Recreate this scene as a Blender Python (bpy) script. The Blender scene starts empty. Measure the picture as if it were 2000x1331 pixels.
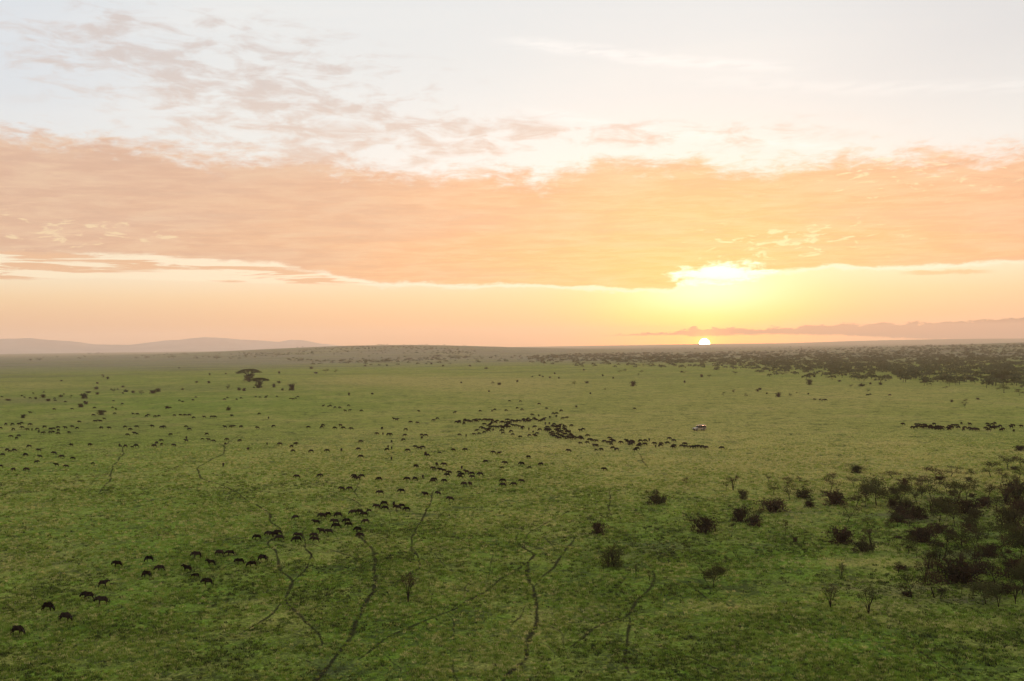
import bpy, bmesh, math, random
import numpy as np
from mathutils import Vector, Matrix
random.seed(11); RNG = np.random.default_rng(11)
SC = bpy.context.scene; COL = SC.collection

# ---------------------------------------------------------------- camera
FPX = 1944.0                       # focal length in photo pixels (35 mm lens, 2000 px wide)
CAM_Z = 38.0                       # a balloon's height over the plain
PITCH = (674.8 - 665.5) / FPX
ROLL = -0.0115
cd = bpy.data.cameras.new('camera'); cam = bpy.data.objects.new('camera', cd); COL.objects.link(cam)
cd.sensor_width = 36.0; cd.lens = 36.0 * FPX / 2000.0; cd.clip_start = 0.5; cd.clip_end = 120000.0
CAMR = Matrix.Rotation(math.pi / 2 + PITCH, 3, 'X') @ Matrix.Rotation(ROLL, 3, 'Z')
cam.matrix_world = Matrix.Translation((0, 0, CAM_Z)) @ CAMR.to_4x4()
SC.camera = cam
CR = np.array(CAMR)
def ray(px, py):
    d = CR @ np.array([(px - 1000.0) / FPX, (665.5 - py) / FPX, -1.0])
    return d / np.linalg.norm(d)
def azel(px, py):
    d = ray(px, py); return math.degrees(math.atan2(d[0], d[1])), math.degrees(math.asin(d[2]))
SUN_AZ, SUN_EL = azel(1376, 672)

# ---------------------------------------------------------------- node helper
class NT:
    def __init__(s, tree): s.t = tree
    def new(s, typ, **kw):
        n = s.t.nodes.new(typ)
        for k, v in kw.items(): setattr(n, k, v)
        return n
    def link(s, a, b): s.t.links.new(a, b)
    def put(s, sock, v):
        if isinstance(v, V): s.link(v.s, sock)
        elif isinstance(v, bpy.types.NodeSocket): s.link(v, sock)
        elif sock.type == 'RGBA' and not isinstance(v, (int, float)): sock.default_value = tuple(v) + ((1.0,) if len(v) == 3 else ())
        elif sock.type in ('RGBA',): sock.default_value = (v, v, v, 1)
        elif sock.type == 'VECTOR' and isinstance(v, (int, float)): sock.default_value = (v, v, v)
        else: sock.default_value = v
    def m(s, op, *a, clamp=False):
        n = s.new('ShaderNodeMath', operation=op); n.use_clamp = clamp
        for i, v in enumerate(a): s.put(n.inputs[i], v)
        return V(s, n.outputs[0])
    def ss(s, x, a, b):                                   # smoothstep a..b (a may exceed b)
        n = s.new('ShaderNodeMapRange', interpolation_type='SMOOTHSTEP')
        flip = (not isinstance(a, V) and not isinstance(b, V) and a > b)
        if flip: a, b = b, a
        s.put(n.inputs['Value'], x); s.put(n.inputs['From Min'], a); s.put(n.inputs['From Max'], b)
        n.inputs['To Min'].default_value = 1.0 if flip else 0.0; n.inputs['To Max'].default_value = 0.0 if flip else 1.0
        return V(s, n.outputs['Result'])
    def mix(s, f, a, b, mode='MIX'):
        n = s.new('ShaderNodeMix', data_type='RGBA', blend_type=mode); n.clamp_factor = True
        s.put(n.inputs[0], f); s.put(n.inputs[6], a); s.put(n.inputs[7], b)
        return V(s, n.outputs[2])
    def vec(s, x, y, z=0.0):
        n = s.new('ShaderNodeCombineXYZ')
        for i, v in enumerate((x, y, z)): s.put(n.inputs[i], v)
        return V(s, n.outputs[0])
    def noise(s, v, scale=1.0, detail=4.0, rough=0.5, dist=0.0, dims='3D', out=0):
        n = s.new('ShaderNodeTexNoise', noise_dimensions=dims)
        s.put(n.inputs['Vector'], v); s.put(n.inputs['Scale'], scale); s.put(n.inputs['Detail'], detail)
        s.put(n.inputs['Roughness'], rough); s.put(n.inputs['Distortion'], dist)
        return V(s, n.outputs[out])
    def curve(s, x, pts):                                 # piecewise-linear lookup through a colour ramp in 0..1 on both axes
        x0, x1 = pts[0][0], pts[-1][0]; ys = [p[1] for p in pts]; lo, hi = min(ys), max(ys); sp = (hi - lo) or 1.0
        r = s.new('ShaderNodeValToRGB'); cr = r.color_ramp; cr.interpolation = 'B_SPLINE' if len(pts) > 20 else 'LINEAR'
        while len(cr.elements) < len(pts): cr.elements.new(0.5)
        for e, (px, py) in zip(cr.elements, pts):
            e.position = (px - x0) / (x1 - x0)
        for i, (px, py) in enumerate(pts):
            cr.elements[i].position = (px - x0) / (x1 - x0); g = (py - lo) / sp; cr.elements[i].color = (g, g, g, 1)
        s.put(r.inputs[0], (x - x0) * (1.0 / (x1 - x0)))
        return V(s, r.outputs[0]) * sp + lo
    def ramp(s, x, pts):
        x0, x1 = pts[0][0], pts[-1][0]
        r = s.new('ShaderNodeValToRGB'); cr = r.color_ramp
        while len(cr.elements) < len(pts): cr.elements.new(0.5)
        for i, (p, c) in enumerate(pts): cr.elements[i].position = (p - x0) / (x1 - x0); cr.elements[i].color = tuple(c) + (1,)
        s.put(r.inputs[0], (x - x0) * (1.0 / (x1 - x0)))
        return V(s, r.outputs[0])
class V:
    def __init__(s, n, sock): s.n = n; s.s = sock
    def __add__(s, o): return s.n.m('ADD', s, o)
    __radd__ = __add__
    def __mul__(s, o): return s.n.m('MULTIPLY', s, o)
    __rmul__ = __mul__
    def __sub__(s, o): return s.n.m('SUBTRACT', s, o)
    def __rsub__(s, o): return s.n.m('SUBTRACT', o, s)
    def __truediv__(s, o): return s.n.m('DIVIDE', s, o)
    def __rtruediv__(s, o): return s.n.m('DIVIDE', o, s)
def srgb(r, g, b):
    f = lambda c: (c / 255.0 / 12.92) if c / 255.0 <= 0.04045 else ((c / 255.0 + 0.055) / 1.055) ** 2.4
    return (f(r), f(g), f(b))

# ---------------------------------------------------------------- sky (world)
W = bpy.data.worlds.new('World'); SC.world = W; W.use_nodes = True
wt = W.node_tree; wt.nodes.clear(); N = NT(wt)
tc = N.new('ShaderNodeTexCoord'); sx = N.new('ShaderNodeSeparateXYZ'); N.link(tc.outputs['Generated'], sx.inputs[0])
X, Y, Z = (V(N, sx.outputs[i]) for i in range(3))
DEG = 180 / math.pi
az = N.m('ARCTAN2', X, Y) * DEG
el = N.m('ARCSINE', Z) * DEG
elp = N.m('MAXIMUM', el, 0.0)
# plane coordinates of two cloud layers: one over the other, converging to the horizon
zc = N.m('MAXIMUM', Z, 0.0) + 0.045
pu, pv = X / zc, Y / zc
zl = N.m('MAXIMUM', Z, 0.0) + 0.16
qu, qv = X / zl, Y / zl
saz = az - SUN_AZ; sel = el - SUN_EL
sd = N.m('SQRT', saz * saz + sel * sel)                          # degrees from the sun
sdw = N.m('SQRT', saz * saz * 0.36 + sel * sel)
front = N.m('COSINE', saz / DEG) * 0.5 + 0.5                    # 1 toward the sun, 0 away
# clear-air gradient behind the clouds
g_low = N.ramp(elp, [(0.0, srgb(246, 186, 140)), (1.4, srgb(252, 202, 152)), (2.7, srgb(255, 222, 176)), (3.8, srgb(255, 238, 206)),
                     (5.6, srgb(250, 243, 226)), (9.5, srgb(246, 246, 242)), (14.0, srgb(239, 242, 242)), (24.0, srgb(234, 238, 240)), (60.0, srgb(232, 235, 240))])
g_away = N.ramp(elp, [(0.0, srgb(214, 190, 190)), (4.0, srgb(224, 206, 206)), (12.0, srgb(226, 226, 232)), (60.0, srgb(228, 232, 240))])
sky = N.mix(N.ss(front, 0.35, 0.9), g_away, g_low)
# left side of the band over the horizon is duller and pinker
sky = N.mix(N.ss(az, -6.0, -26.0) * N.ss(el, 3.4, 0.0) * 0.75, sky, srgb(236, 200, 172))
sky = N.mix(N.ss(az, 22.0, 30.0) * N.ss(el, 5.0, 0.0) * 0.4, sky, srgb(247, 202, 166))
# large soft brightness of high cirrus
ci = N.noise(N.vec(qu * 0.55 + qv * 0.22, qv * 1.5), 1.3, 5, 0.55, 0.4)
sky = N.mix(N.ss(ci, 0.42, 0.75) * N.ss(el, 4.0, 9.0) * 0.55, sky, srgb(252, 251, 247))
sky = N.mix(N.ss(az, -14.0, -28.0) * N.ss(el, 8.0, 14.0) * 0.45, sky, srgb(212, 222, 236))
sky = N.mix(N.ss(az, 12.0, 28.0) * N.ss(el, 9.0, 16.0) * 0.55, sky, srgb(218, 219, 222))
sky = N.mix(N.ss(az + (el - 12.0) * 0.8, 14.0, 3.0) * N.ss(az, -16.0, -2.0) * N.ss(el, 16.5, 10.0) * N.ss(el, 6.0, 9.0) * 0.6, sky, srgb(255, 254, 250))
# long white contrail-like cirrus streaks
def streak(a0, e0, slope, w, lo, hi, k):
    global sky
    wob = (N.noise(N.vec(az * 0.12, el * 0.3, a0), 1.0, 3) - 0.5) * 0.9
    dd = (el - e0) - (az - a0) * slope + wob
    f = N.ss(N.m('ABSOLUTE', dd), w, 0.0) * N.ss(az, lo, lo + 5.0) * N.ss(az, hi, hi - 6.0) * N.ss(N.noise(N.vec(az * 0.5, el * 3.0), 1.2, 4), 0.3, 0.6)
    sky = N.mix(f * k, sky, (1.0, 1.0, 0.985))
streak(8.0, 15.9, -0.135, 0.55, -2.0, 18.0, 0.9)
streak(5.0, 12.6, -0.17, 0.45, -1.0, 22.0, 0.8)
streak(20.0, 13.5, -0.10, 0.6, 8.0, 34.0, 0.35)
# sun glow in the air
ex = lambda q: N.m('EXPONENT', q)
r1 = N.m('SQRT', saz * saz * 0.16 + sel * sel * 0.5)
sky = N.mix(ex(r1 * -0.62) * 0.95, sky, srgb(255, 200, 104))
r2 = saz * saz * 0.036 + sel * sel * 0.11
sky = N.mix(ex(r2 * -1.0) * 0.95, sky, N.ramp(el, [(0.0, (2.9, 1.0, 0.01)), (0.9, (2.8, 1.1, 0.02)), (2.2, (2.2, 1.4, 0.10))]))
wd = (saz - 0.3) * (saz - 0.3) * 0.055 + (el - 3.0) * (el - 3.0) * 0.55
sky = N.mix(ex(wd * -1.0) * 0.95, sky, (1.5, 1.2, 0.86))

# colour of the big deck, warmer and brighter toward the sun
deck_c = N.ramp(el, [(3.0, srgb(250, 192, 146)), (6.0, srgb(249, 191, 150)), (9.5, srgb(246, 195, 162)), (12.0, srgb(236, 201, 180)), (20.0, srgb(214, 200, 192))])
deck_c = N.mix(N.ss(az, 2.0, -25.0) * 0.85, deck_c, srgb(226, 188, 164))
deck_c = N.mix(N.m('EXPONENT', N.m('SQRT', saz * saz * 0.30 + sel * sel) * -0.13) * 1.0, deck_c, srgb(255, 188, 112))
deck_c = N.mix(N.m('EXPONENT', N.m('SQRT', saz * saz * 0.6 + sel * sel) * -0.24) * 0.95, deck_c, srgb(255, 208, 98))
deck_c = N.mix(N.ss(front, 0.75, 0.2), deck_c, srgb(196, 186, 196))
n_rip = N.noise(N.vec(pu * 2.2 + pv * 0.25, pv * 3.0), 1.0, 7, 0.66, 0.35)
n_big = N.noise(N.vec(pu * 0.5, pv * 0.75, 3.0), 1.0, 5, 0.55)
n_edge = N.noise(N.vec(az * 0.26, el * 0.75, 7.0), 1.0, 8, 0.66, 0.35)
n_lace = N.noise(N.vec(az * 0.8, el * 2.6, 11.0), 1.0, 6, 0.68, 0.4)
n_fine = N.noise(N.vec(az * 0.5, el * 4.2, 23.0), 1.0, 6, 0.7, 0.3)
deck_c = N.mix(N.ss(n_fine, 0.45, 0.7) * 0.30, deck_c, srgb(255, 226, 190))
deck_c = N.mix(N.ss(n_fine, 0.5, 0.3) * 0.22, deck_c, srgb(226, 178, 146))
deck_c = N.mix(N.ss(n_rip, 0.42, 0.64) * 0.30, deck_c, srgb(255, 228, 190))
deck_c = N.mix(N.ss(n_rip, 0.52, 0.32) * 0.28, deck_c, srgb(216, 176, 150))
deck_c = N.mix(N.ss(n_big, 0.45, 0.66) * 0.18, deck_c, srgb(216, 192, 178))
# deck outline: top and bottom edges as elevation over azimuth
def line(pts):                                            # [(px, py)] in the photograph -> [(az, el)]
    return sorted(azel(a, b) for a, b in pts)
top = N.curve(az, [(-60.0, 14.5)] + line([(0, 262), (200, 270), (400, 298), (620, 312), (850, 338), (1050, 340), (1180, 315), (1330, 322), (1500, 330), (1700, 300), (1850, 300), (2000, 292)]) + [(60.0, 12.0)])
bot = N.curve(az, [(-60.0, 3.0)] + line([(0, 497), (300, 500), (520, 516), (640, 536), (740, 558), (1000, 559), (1180, 566), (1310, 571), (1360, 545), (1420, 528), (1500, 534), (1620, 523), (1800, 526), (2000, 512)]) + [(60.0, 4.5)])
e_t = el + (n_edge - 0.5) * 3.6 + (n_lace - 0.5) * 2.6
deck = N.ss(e_t - top, 0.65, -0.85)
e_b = el + (n_edge - 0.5) * 0.6 + (n_lace - 0.5) * 0.6
below = N.ss(e_b - bot, -0.05, 0.26)
rim = N.ss(N.m('ABSOLUTE', e_b - bot - 0.02), 0.20, 0.0) * N.ss(az, -20.0, -4.0)
deck = deck * below
# lace gaps with bright sky in them, on the right over the sun and low on the left
gapzone = N.m('EXPONENT', ((az - 16.0) * (az - 16.0) * 0.035 + (el - 5.6) * (el - 5.6) * 0.9) * -1.0)
gapzone2 = N.m('EXPONENT', ((az - 22.0) * (az - 22.0) * 0.03 + (el - 9.0) * (el - 9.0) * 0.35) * -1.0) * 0.7
gapzone3 = N.m('EXPONENT', ((az + 24.0) * (az + 24.0) * 0.03 + (el - 6.2) * (el - 6.2) * 1.2) * -1.0) * 0.9
gz = N.m('MAXIMUM', N.m('MAXIMUM', gapzone, gapzone2), gapzone3)
n_gap = N.noise(N.vec(az * 0.75, el * 2.9 - az * 0.1, 19.0), 1.0, 6, 0.62, 0.5)
gap = N.ss(n_gap + gz * 0.13, 0.62, 0.72) * N.ss(gz, 0.05, 0.4)
deck_c = N.mix(gap * 0.85, deck_c, N.mix(N.m('EXPONENT', sd * -0.07), srgb(255, 228, 186), srgb(255, 250, 200)))
# the layered strips under the deck on the left
n_st = N.noise(N.vec(az * 0.13, el * 2.4, 5.0), 1.0, 7, 0.62, 0.5)
lo_l = N.curve(az, [(-60.0, 3.4)] + line([(0, 548), (200, 545), (420, 553), (600, 557), (760, 560)]) + [(20.0, 3.6)])
strip_z = N.ss(el - lo_l + (n_lace - 0.5) * 0.2, -0.03, 0.12) * N.ss(bot + 0.5 - el, -0.1, 0.4) * N.ss(az, -5.0, -9.0)
strip = strip_z * N.ss(n_st, 0.49, 0.55)
strip_w = strip_z * N.ss(n_st, 0.56, 0.47)
sky = N.mix(strip_w * 0.75, sky, (1.06, 0.92, 0.68))
sky = N.mix(strip * 0.95, sky, srgb(238, 190, 152))
deck_c = N.mix(1.0, deck_c, (0.955, 0.925, 0.935), 'MULTIPLY')
sky = N.mix(deck * 0.97, sky, deck_c)
sky = N.mix(rim * 0.85 * N.ss(az, 30.0, 24.0), sky, (1.02, 0.97, 0.80))
# bright hole at the lower rim over the sun
hw = N.m('SQRT', (az - 11.9) * (az - 11.9) * 0.11 + (el - 3.95) * (el - 3.95) * 2.0) + (n_edge - 0.5) * 1.8 + (n_lace - 0.5) * 2.2
sky = N.mix(N.ss(hw, 1.1, 0.3), sky, (1.7, 1.5, 1.25))
# altocumulus patches over the deck, upper left and scattered
n_ac = N.noise(N.vec(az * 0.36 + el * 0.08, el * 1.25, 2.0), 1.0, 9, 0.64, 0.35)
n_acb = N.noise(N.vec(az * 0.1 + 1.0, el * 0.3, 9.0), 1.0, 3, 0.5)
acz = N.m('EXPONENT', ((az + 15.5 - (el - 14.5) * -1.2) * (az + 15.5 - (el - 14.5) * -1.2) * 0.007 + (el - 14.8) * (el - 14.8) * 0.09) * -1.0)
acz2 = N.m('EXPONENT', ((az + 9.5) * (az + 9.5) * 0.006 + (el - 12.0) * (el - 12.0) * 0.30) * -1.0)
acz3 = N.m('EXPONENT', ((az - 7.0) * (az - 7.0) * 0.006 + (el - 11.6) * (el - 11.6) * 0.9) * -1.0) * 0.75
acz4 = N.ss(el, 20.0, 26.0) * 0.75
aczm = N.m('MAXIMUM', N.m('MAXIMUM', acz, acz2), N.m('MAXIMUM', acz3, acz4))
ac = N.ss(n_ac + (n_acb - 0.5) * 0.35 + aczm * 0.20, 0.55, 0.80) * N.ss(aczm, 0.12, 0.55)
ac_c = N.mix(N.ss(el, 16.0, 10.0), srgb(216, 203, 198), srgb(230, 203, 186))
sky = N.mix(ac * 0.82, sky, ac_c)
# low cumulus bank over the horizon right of the sun
bk_t = N.curve(az, [(-60.0, 0.0)] + line([(1100, 660), (1180, 656), (1240, 652), (1325, 650), (1348, 638), (1376, 645), (1402, 638), (1440, 643), (1560, 638), (1640, 634), (1760, 632), (1850, 629), (1950, 624), (2000, 622)]) + [(60.0, 1.4)])
bk_b = N.curve(az, [(-60.0, 0.05)] + line([(1100, 661), (1220, 657), (1320, 656), (1366, 660), (1420, 657), (1500, 655), (1640, 656), (1760, 662), (2000, 668)]) + [(60.0, 0.0)])
n_bk = N.noise(N.vec(az * 1.2, el * 3.2, 4.0), 1.0, 6, 0.62, 0.4)
bank = N.ss(el - bk_t + (n_bk - 0.5) * 0.8, 0.05, -0.05) * N.ss(el - bk_b + (n_bk - 0.5) * 0.25, -0.03, 0.12) * N.ss(az, 4.5, 7.5)
bank_c = N.mix(N.ss(az, 11.0, 21.0), (0.12, 0.03, 0.02), (0.05, 0.035, 0.05))
sky = N.mix(bank * N.ss(az, 60.0, 30.0), sky, bank_c)
n_wisp = N.ss(N.m('ABSOLUTE', (az - 23.0) * 0.018 + el - 3.6 + (n_bk - 0.5) * 0.35), 0.16, 0.04) * N.ss(N.m('ABSOLUTE', az - 23.6), 2.6, 1.2)
sky = N.mix(n_wisp * 0.7, sky, srgb(244, 190, 140))
# Nishita air light
nst = N.new('ShaderNodeTexSky', sky_type='NISHITA'); nst.sun_disc = False
nst.sun_elevation = math.radians(2.2); nst.sun_rotation = math.radians(SUN_AZ); nst.air_density = 1.0; nst.dust_density = 2.0
nmix = N.new('ShaderNodeMix', data_type='RGBA', blend_type='ADD'); nmix.inputs[0].default_value = 0.02
N.put(nmix.inputs[6], sky); N.link(nst.outputs[0], nmix.inputs[7])
# the sun itself, half risen
disc = N.ss(sd, 0.33, 0.24)
fin = N.mix(disc, V(N, nmix.outputs[2]), (90.0, 60.0, 26.0))
fin = N.mix(N.m('EXPONENT', sd * sd * -2.2) * 0.9, fin, fin, 'MIX')
halo = N.m('EXPONENT', sd * -1.9)
add = N.new('ShaderNodeMix', data_type='RGBA', blend_type='ADD'); add.inputs[0].default_value = 1.0
N.put(add.inputs[6], fin)
hc = N.new('ShaderNodeMix', data_type='RGBA', blend_type='MULTIPLY'); hc.inputs[0].default_value = 1.0
N.put(hc.inputs[6], (7.0, 1.4, 0.02)); N.put(hc.inputs[7], halo)
N.link(hc.outputs[2], add.inputs[7])
bg = N.new('ShaderNodeBackground'); N.link(add.outputs[2], bg.inputs[0]); bg.inputs[1].default_value = 0.92
wo = N.new('ShaderNodeOutputWorld'); N.link(bg.outputs[0], wo.inputs[0])
W.cycles.sampling_method = 'MANUAL'; W.cycles.sample_map_resolution = 1024

# ---------------------------------------------------------------- sun lamp, view
ld = bpy.data.lights.new('sun', 'SUN'); lamp = bpy.data.objects.new('sun', ld); COL.objects.link(lamp)
ld.energy = 3.0; ld.angle = math.radians(0.55); ld.color = (1.0, 0.46, 0.22)
_e = math.radians(2.2); _a = math.radians(SUN_AZ)
lamp.rotation_euler = Vector((-math.sin(_a) * math.cos(_e), -math.cos(_a) * math.cos(_e), -math.sin(_e))).to_track_quat('-Z', 'Y').to_euler()
SC.render.engine = 'CYCLES'
SC.view_settings.view_transform = 'Standard'; SC.view_settings.look = 'None'
SC.view_settings.exposure = 0.0; SC.view_settings.gamma = 1.0; SC.view_settings.use_curve_mapping = False
cy = SC.cycles; cy.max_bounces = 6; cy.diffuse_bounces = 2; cy.transparent_max_bounces = 12; cy.volume_bounces = 3
cy.use_denoising = True; cy.sample_clamp_indirect = 6.0; cy.use_adaptive_sampling = True; cy.adaptive_threshold = 0.01
# ================================================================ tools
def mat(name, color, rough=0.85, metal=0.0, spec=0.3, noise=0.0, nscale=3.0):
    m = bpy.data.materials.new(name); m.use_nodes = True; b = m.node_tree.nodes['Principled BSDF']
    b.inputs['Roughness'].default_value = rough; b.inputs['Metallic'].default_value = metal
    b.inputs['Specular IOR Level'].default_value = spec
    if noise:
        n = NT(m.node_tree); t = n.new('ShaderNodeTexCoord'); oi = n.new('ShaderNodeObjectInfo')
        f = n.noise(t.outputs['Object'], nscale, 4, 0.6)
        lo = tuple(c * (1 - noise) for c in color); hi = tuple(min(1, c * (1 + noise)) for c in color)
        c = n.mix(n.ss(f + (V(n, oi.outputs['Random']) - 0.5) * 0.5, 0.25, 0.75), lo, hi)
        n.link(c.s, b.inputs['Base Color'])
    else: b.inputs['Base Color'].default_value = tuple(color) + (1,)
    return m
def mesh(name, vs, fs, m=None, smooth=False):
    me = bpy.data.meshes.new(name); me.from_pydata([tuple(v) for v in vs], [], fs)
    for q in (m if isinstance(m, (list, tuple)) else [m]):
        if q is not None: me.materials.append(q)
    if smooth: me.polygons.foreach_set('use_smooth', [True] * len(me.polygons))
    me.update(); return me
def nmesh(name, co, tri, m=None):
    co = np.asarray(co, 'f4'); tri = np.asarray(tri, 'i4'); k = tri.shape[1]
    me = bpy.data.meshes.new(name); me.vertices.add(len(co)); me.vertices.foreach_set('co', co.ravel())
    me.loops.add(tri.size); me.loops.foreach_set('vertex_index', tri.ravel())
    me.polygons.add(len(tri)); me.polygons.foreach_set('loop_start', np.arange(len(tri), dtype='i4') * k)
    me.update(calc_edges=True)
    if m is not None: me.materials.append(m)
    return me
def obj(name, me, parent=None, loc=None, rz=0.0, sc=1.0):
    o = bpy.data.objects.new(name, me); COL.objects.link(o)
    if parent is not None: o.parent = parent
    if loc is not None: o.location = loc
    if rz: o.rotation_euler = (0, 0, rz)
    if isinstance(sc, (tuple, list)) or sc != 1.0: o.scale = sc if isinstance(sc, (tuple, list)) else (sc, sc, sc)
    return o
def tag(o, label=None, cat=None, group=None, kind=None):
    for k, v in (('label', label), ('category', cat), ('group', group), ('kind', kind)):
        if v: o[k] = v
    return o

# ---------------------------------------------------------------- terrain
R_MAX = 20000.0
def sst(x, a, b):
    t = np.clip((x - a) / (b - a), 0, 1); return t * t * (3 - 2 * t)
FAR_AZ = [-180, -8, -2, 5, 11, 15, 17, 19, 24, 27, 35, 50, 70, 180]; FAR_H = [0, 0, 8, 17, 24, 22, 30, 44, 56, 50, 40, 20, 0, 0]
def height(x, y):
    x = np.asarray(x, float); y = np.asarray(y, float); r = np.hypot(x, y); a = np.degrees(np.arctan2(x, y))
    und = 0.22 * (np.sin(x / 37 + 1.3) * np.sin(y / 53) + np.sin(x / 17 - y / 29 + 2) * 0.4) + 0.7 * sst(r, 500, 1500) * np.sin(x / 170 + .7) * np.sin(y / 240 + x / 900)
    h = und * sst(r, 90, 200)
    h = h + 47 * np.exp(-((a + 7.5) / 10) ** 2) * sst(r, 2600, 5600) * (1 - sst(r, 5900, 9000))
    h = h + 26 * np.exp(-((a - 30) / 9.5) ** 2) * sst(r, 1800, 4500) * (1 - sst(r, 4800, 8000))
    h = h + np.interp(a, FAR_AZ, FAR_H) * np.exp(-((r - 15000) / 2200) ** 2)
    return h
def at(px, py, lift=0.0):
    d = ray(px, py)
    if d[2] > -1e-4: d[2] = -1e-4
    t = (lift - CAM_Z) / d[2]
    for _ in range(30):
        x, y = d[0] * t, d[1] * t
        t2 = (float(height(x, y)) + lift - CAM_Z) / d[2]
        t = 0.5 * (t + max(10.0, min(t2, 19000.0)))
    x, y = d[0] * t, d[1] * t
    return Vector((x, y, float(height(x, y))))
def to_px(P):                                              # world points (n,3) -> photo pixels
    q = (np.asarray(P, float) - np.array([0, 0, CAM_Z])) @ CR
    z = -q[:, 2]; ok = z > 1; z = np.where(ok, z, 1)
    return 1000 + FPX * q[:, 0] / z, 665.5 - FPX * q[:, 1] / z, ok

# ---------------------------------------------------------------- haze
hm = bpy.data.materials.new('haze_air'); hm.use_nodes = True; hn = hm.node_tree.nodes; hn.clear()
ho = hn.new('ShaderNodeOutputMaterial'); hv = hn.new('ShaderNodeVolumePrincipled')
hv.inputs['Color'].default_value = (0.98, 0.93, 0.84, 1); hv.inputs['Density'].default_value = 6.2e-5; hv.inputs['Anisotropy'].default_value = 0.35
hm.node_tree.links.new(hv.outputs[0], ho.inputs['Volume'])
def box(x0, x1, y0, y1, z0, z1):
    vs = [(x, y, z) for z in (z0, z1) for y in (y0, y1) for x in (x0, x1)]
    return vs, [(0, 2, 3, 1), (4, 5, 7, 6), (0, 1, 5, 4), (2, 6, 7, 3), (0, 4, 6, 2), (1, 3, 7, 5)]
hz = obj('haze', mesh('haze', *box(-20800, 20800, -20800, 20800, -3.5, 370), hm)); tag(hz, kind='stuff')

# ---------------------------------------------------------------- ground sheet
azs = np.unique(np.concatenate([np.linspace(-180, -40, 70), np.linspace(-40, 40, 401), np.linspace(40, 180, 70)]))[:-1]
rs = np.concatenate([[0.0], np.geomspace(12, R_MAX, 420)])
A_, R_ = np.meshgrid(np.radians(azs), rs)
gx, gy = np.sin(A_) * R_, np.cos(A_) * R_
gz = height(gx, gy)
co = np.stack([gx.ravel(), gy.ravel(), gz.ravel()], 1)
na, nr = len(azs), len(rs)
i, j = np.meshgrid(np.arange(nr - 1), np.arange(na), indexing='ij'); j2 = (j + 1) % na
quads = np.stack([i * na + j, (i + 1) * na + j, (i + 1) * na + j2, i * na + j2], -1).reshape(-1, 4)[:, ::-1]
BL = {  # soft patches: (px, py, half width, half height, amount)
 'dry': [(1350, 850, 600, 95, .80), (850, 746, 230, 11, .95), (720, 742, 90, 8, .6), (60, 752, 110, 8, .6), (650, 900, 170, 50, .22), (1700, 930, 350, 40, .45), (1000, 760, 200, 20, .5), (1700, 770, 300, 25, .45),
         (1700, 1098, 100, 10, .75), (1420, 1186, 110, 11, .55), (1860, 1222, 130, 9, .6), (1000, 1000, 180, 30, .2), (1560, 1010, 60, 20, .25), (1900, 950, 120, 9, .5), (60, 1100, 120, 30, .25), (1080, 1072, 60, 5, .45), (950, 1150, 150, 20, .15)],
 'lush': [(250, 1050, 300, 110, .5), (1700, 1078, 60, 10, .9), (1540, 1100, 120, 30, .5), (1720, 1020, 110, 14, .7), (1860, 1045, 90, 12, .6), (1940, 1075, 80, 12, .7), (1280, 988, 50, 8, .6), (1380, 1045, 60, 7, .6),
          (1460, 1030, 60, 8, .6), (800, 1190, 60, 12, .5), (300, 1200, 150, 40, .4), (1960, 1140, 60, 14, .7), (1430, 965, 40, 7, .5), (1165, 1048, 22, 5, .7), (400, 790, 330, 14, .5), (160, 900, 140, 30, .25), (1700, 1260, 200, 50, .3), (1660, 950, 40, 6, .5), (1500, 1240, 300, 40, .2)],
 'brown': [(60, 783, 110, 7, .7), (300, 760, 260, 6, .35), (0, 735, 200, 6, .4), (700, 860, 250, 10, .15), (1060, 905, 30, 3, .7), (1260, 1080, 90, 16, .5), (1080, 1062, 60, 4, .5), (190, 830, 180, 20, .2), (1540, 900, 200, 14, .2), (120, 1090, 160, 20, .3)],
 'bare': [(1860, 1085, 110, 8, .6), (1930, 1178, 130, 12, .95), (1800, 1012, 40, 5, .6), (1280, 1068, 60, 8, .5), (1545, 1002, 50, 5, .6), (1735, 1008, 40, 4, .7), (1500, 1067, 40, 4, .5), (1760, 1150, 120, 9, .5), (1850, 1000, 140, 50, .3), (640, 1310, 60, 40, .4), (1440, 990, 40, 3, .5), (1912, 1042, 40, 5, .7)]}
px_, py_, ok_ = to_px(co)
r_flat = np.hypot(co[:, 0], co[:, 1])
gm = bpy.data.materials.new('savanna_ground')
GR = obj('ground', nmesh('ground', co, quads, gm)); tag(GR, kind='structure')
GR.data.polygons.foreach_set('use_smooth', [True] * len(GR.data.polygons))
def field(key, px, py, ok):
    v = np.zeros(len(px))
    for cx, cyy, wx, wy, k in BL[key]:
        v += k * np.exp(-(((px - cx) / wx) ** 2 + ((py - cyy) / wy) ** 2)) * ok
    return np.clip(v, 0, 1)
for key in BL:
    at_ = GR.data.attributes.new(key, 'FLOAT', 'POINT')
    at_.data.foreach_set('value', field(key, px_, py_, ok_).astype('f4'))

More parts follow.
